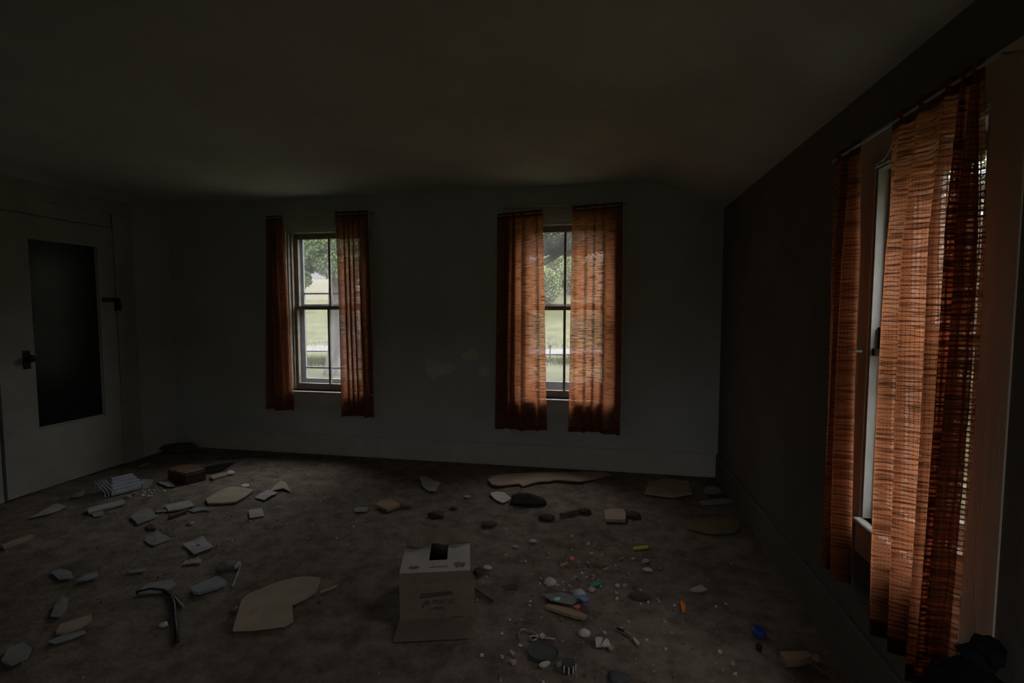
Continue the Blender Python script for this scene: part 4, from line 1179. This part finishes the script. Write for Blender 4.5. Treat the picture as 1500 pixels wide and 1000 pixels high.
angs = [math.radians(-180 + 5 * k) for k in range(73)]
rows_ = []
for r_ in rings:
    rows_.append([])
    for a_ in angs:
        # 0 = straight ahead (+Y); the sweep runs from the left to the right of the house
        x, y = r_ * math.sin(a_), r_ * math.cos(a_)
        rows_[-1].append(gb_.verts.new((x, y, ground_z(x, y) if r_ > 5 else -0.5)))
for i in range(len(rings) - 1):
    for j in range(len(angs) - 1):
        f = gb_.faces.new((rows_[i][j], rows_[i + 1][j], rows_[i + 1][j + 1], rows_[i][j + 1]))
        f.material_index = 1 if rings[i] >= 53 else 0
        f.smooth = True
go = link('ground', gb_, [M_GRASS, M_FIELD])
go['kind'] = 'structure'
# gravel road crossing the view, a little above the grass
rb = bmesh.new()
prev = None
for k in range(41):
    x = -26 + 1.3 * k
    y0 = 20.6 + 0.5 * math.sin(k * 0.7) * 0.4
    a_ = rb.verts.new((x, y0, ground_z(x, y0) + 0.05))
    b_ = rb.verts.new((x, y0 + 2.5, ground_z(x, y0 + 2.5) + 0.05))
    if prev:
        rb.faces.new((prev[0], a_, b_, prev[1]))
    prev = (a_, b_)
structure(link('road', rb, M_ROAD))
# far ridge
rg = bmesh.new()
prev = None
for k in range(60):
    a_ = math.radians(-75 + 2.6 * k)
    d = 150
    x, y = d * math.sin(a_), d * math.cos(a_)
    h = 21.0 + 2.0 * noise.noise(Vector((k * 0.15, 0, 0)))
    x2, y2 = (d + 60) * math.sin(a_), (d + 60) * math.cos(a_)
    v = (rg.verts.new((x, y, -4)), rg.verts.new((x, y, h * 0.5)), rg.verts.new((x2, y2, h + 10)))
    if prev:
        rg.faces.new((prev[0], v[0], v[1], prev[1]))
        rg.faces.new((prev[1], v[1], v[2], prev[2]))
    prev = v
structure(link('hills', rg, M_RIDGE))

def foliage(name, blobs, n, size, m, parent, seed, base):
    rr = random.Random(seed)
    bm = bmesh.new()
    for (c, r_, k_) in blobs:
        for _ in range(int(n * k_)):
            while True:
                p_ = Vector((rr.uniform(-1, 1), rr.uniform(-1, 1), rr.uniform(-1, 1)))
                if 0.25 < p_.length < 1:
                    break
            p_ = Vector((p_.x * r_[0], p_.y * r_[1], p_.z * r_[2])) + Vector(c) - base
            d = Vector((rr.gauss(0, 1), rr.gauss(0, 1), rr.gauss(0, 1))).normalized()
            a_ = d.orthogonal().normalized()
            b_ = d.cross(a_)
            s = size * rr.uniform(0.6, 1.3)
            vs = [bm.verts.new(p_ + a_ * s), bm.verts.new(p_ + b_ * s * 0.6), bm.verts.new(p_ - a_ * s), bm.verts.new(p_ - b_ * s * 0.6)]
            bm.faces.new(vs)
    o = link(name, bm, m, parent)
    o['kind'] = 'stuff'
    return o
def wpt(x, y, dist):
    r_ = ray(x, y)
    return CAM + r_ * (dist / math.hypot(r_.x, r_.y))
def tree(label, px, dist, trunk_r, blobs, branches, n, size, m, seed, h=4.0, group=None):
    g = wpt(px, 470, dist)
    base = Vector((g.x, g.y, ground_z(g.x, g.y)))
    o = empty('tree', base)
    tag(o, label, 'tree', group)
    bm = bmesh.new()
    tube(bm, [(0, 0, -0.2), (0, 0, 0.15), (0.02, 0, 0.8), (0.0, 0.03, 2.2), (0.05, 0, h), (0.1, 0.05, h + 1.6)],
         [trunk_r * 1.5, trunk_r * 1.2, trunk_r, trunk_r * 0.92, trunk_r * 0.8, trunk_r * 0.4], 14)
    link('trunk', bm, M_BARK, o, smooth=True)
    for br in branches:
        bm = bmesh.new()
        pts_ = [Vector(q) - base for q in br[0]]
        tube(bm, pts_, br[1], 8)
        link('branch', bm, M_BARK, o, smooth=True)
    foliage('foliage', blobs, n, size, m, o, seed, base)
    return o
DA = 15.5
tb = wpt(502, 470, DA)
blobsA = [(wpt(478, 368, DA - 1.0), (0.75, 0.9, 0.42), 0.8), (wpt(455, 356, DA), (0.45, 0.9, 0.30), 0.22), (wpt(490, 345, DA - 1), (1.2, 1.2, 0.8), 1.5),
          (wpt(505, 385, DA - 1.2), (0.9, 0.8, 0.5), 0.9), (wpt(452, 388, DA - .6), (0.5, 0.6, 0.22), 0.35), (wpt(440, 408, DA - 1.2), (0.24, 0.4, 0.28), 0.25), (wpt(442, 345, DA), (0.3, 0.6, 0.25), 0.06), (wpt(437, 392, DA - 1.0), (0.25, 0.4, 0.2), 0.12),
          (wpt(470, 335, DA), (0.9, 1.5, 0.4), 0.8), (tb + Vector((-0.8, 0, 4.5)), (3.2, 3.0, 1.8), 3.0), (tb + Vector((-0.6, 0, 6.4)), (2.6, 2.6, 1.7), 1.6)]
brA = [([tb + Vector((0, 0, 1.4)), wpt(480, 385, DA - 0.6), wpt(455, 392, DA - 0.9), wpt(432, 400, DA - 1.2)], [0.20, 0.10, 0.05, 0.02]),
       ([tb + Vector((0, 0, 2.6)), wpt(475, 350, DA), wpt(440, 335, DA)], [0.22, 0.10, 0.03]),
       ([tb + Vector((0, 0, 2.6)), tb + Vector((0.9, 0, 4.2)), tb + Vector((1.6, 0.4, 5.2))], [0.24, 0.14, 0.05])]
tree('big green tree with a thick grey trunk outside the left back window', 502, DA, 0.46, blobsA, brA, 4800, 0.042, M_LEAF, 5)
DB = 13.0
tbB = wpt(742, 470, DB)
blobsB = [(wpt(815, 349, DB), (1.5, 1.2, 0.36), 2.2), (wpt(790, 362, DB), (0.7, 0.8, 0.22), 0.5), (wpt(845, 352, DB), (0.9, 1.0, 0.4), 1.2), (tbB + Vector((1.3, -0.8, 4.0)), (2.2, 2.0, 1.4), 2.0)]
brB = [([tbB + Vector((0, 0, 0.5)), wpt(775, 388, DB), wpt(798, 384, DB), wpt(812, 376, DB), wpt(826, 368, DB), wpt(850, 360, DB), wpt(880, 350, DB)], [0.16, 0.095, 0.085, 0.075, 0.065, 0.05, 0.025]),
       ([wpt(812, 376, DB), wpt(824, 358, DB), wpt(838, 346, DB)], [0.06, 0.03, 0.015])]
tree('dark leaning tree with a long low limb outside the middle window', 742, DB, 0.30, blobsB, brB, 4200, 0.042, M_LEAF2, 8, h=3.0)
DC = 15.0  # tree added to darken the view through the right curtain's weave
tcb = Vector((7.6, 13.0, 0))
tree('added green tree dimming the view outside the right wall window', 1330, DC, 0.28,
     [(Vector((7.9, 13.4, 2.6)), (2.6, 2.2, 1.9), 1.6), (Vector((8.2, 13.8, 4.6)), (1.8, 1.8, 1.2), 0.6), (Vector((9.6, 12.6, 1.2)), (2.0, 1.8, 1.5), 1.0)], [], 1500, 0.10, M_BUSH, 77, h=3.6)
# bushy trees on the slope behind the road
for i, (px, py, dist, rr_, lab) in enumerate(((792, 412, 44, 2.5, 'round grey green bush behind the road, left of the three'), (818, 404, 58, 3.6, 'round grey green bush behind the road, middle of the three'), (843, 410, 49, 2.6, 'round grey green bush behind the road, right of the three'))):
    c = wpt(px, py, dist)
    base = Vector((c.x, c.y, ground_z(c.x, c.y)))
    o = empty('bush', base)
    tag(o, lab, 'bush', 'bushes on the slope')
    bm = bmesh.new()
    tube(bm, [(0, 0, -0.3), (0, 0, 1.4), (0.1, 0, 2.5)], [0.25, 0.18, 0.08], 8)
    link('stem', bm, M_BARK, o)
    foliage('foliage', [((c.x, c.y, base.z + 1.9), (rr_ * 0.75, rr_ * 0.7, 1.9), 1.0)], 7000, 0.11, M_BUSH, o, 40 + i, base)
# weeds by the road
wb = bmesh.new()
for i in range(5000):
    k = R.random()
    if k < 0.45:
        q = wpt(R.uniform(418, 500), 470, R.gauss(19.0, 0.6))
    elif k < 0.75:
        q = wpt(R.uniform(770, 880), 470, R.gauss(18.6, 0.8))
    else:
        q = wpt(R.uniform(400, 900), 470, R.uniform(24, 30))
    if (q - wpt(806, 470, 20.0)).length < 0.8:
        continue
    z = ground_z(q.x, q.y)
    h = R.uniform(0.08, 0.34)
    dx, dy = R.gauss(0, 0.1), R.gauss(0, 0.1)
    s = R.uniform(0.004, 0.010)
    v = [wb.verts.new((q.x - s, q.y, z - 0.02)), wb.verts.new((q.x + s, q.y, z - 0.02)), wb.verts.new((q.x + dx, q.y + dy, z + h))]
    wb.faces.new(v)
tag(link('weeds', wb, M_GRASS), 'tall grass and weeds growing along the pale road', 'weeds', kind='stuff')
# short post by the road
pb = bmesh.new()
q = wpt(806, 470, 20.0)
z = ground_z(q.x, q.y)
box(pb, -0.025, 0.025, -0.025, 0.025, -0.1, 0.40)
box(pb, -0.055, 0.055, -0.03, 0.03, 0.40, 0.52)
tag(link('marker_post', pb, M_BLACKC, loc=(q.x, q.y, z)), 'short dark marker post beside the pale road', 'post')
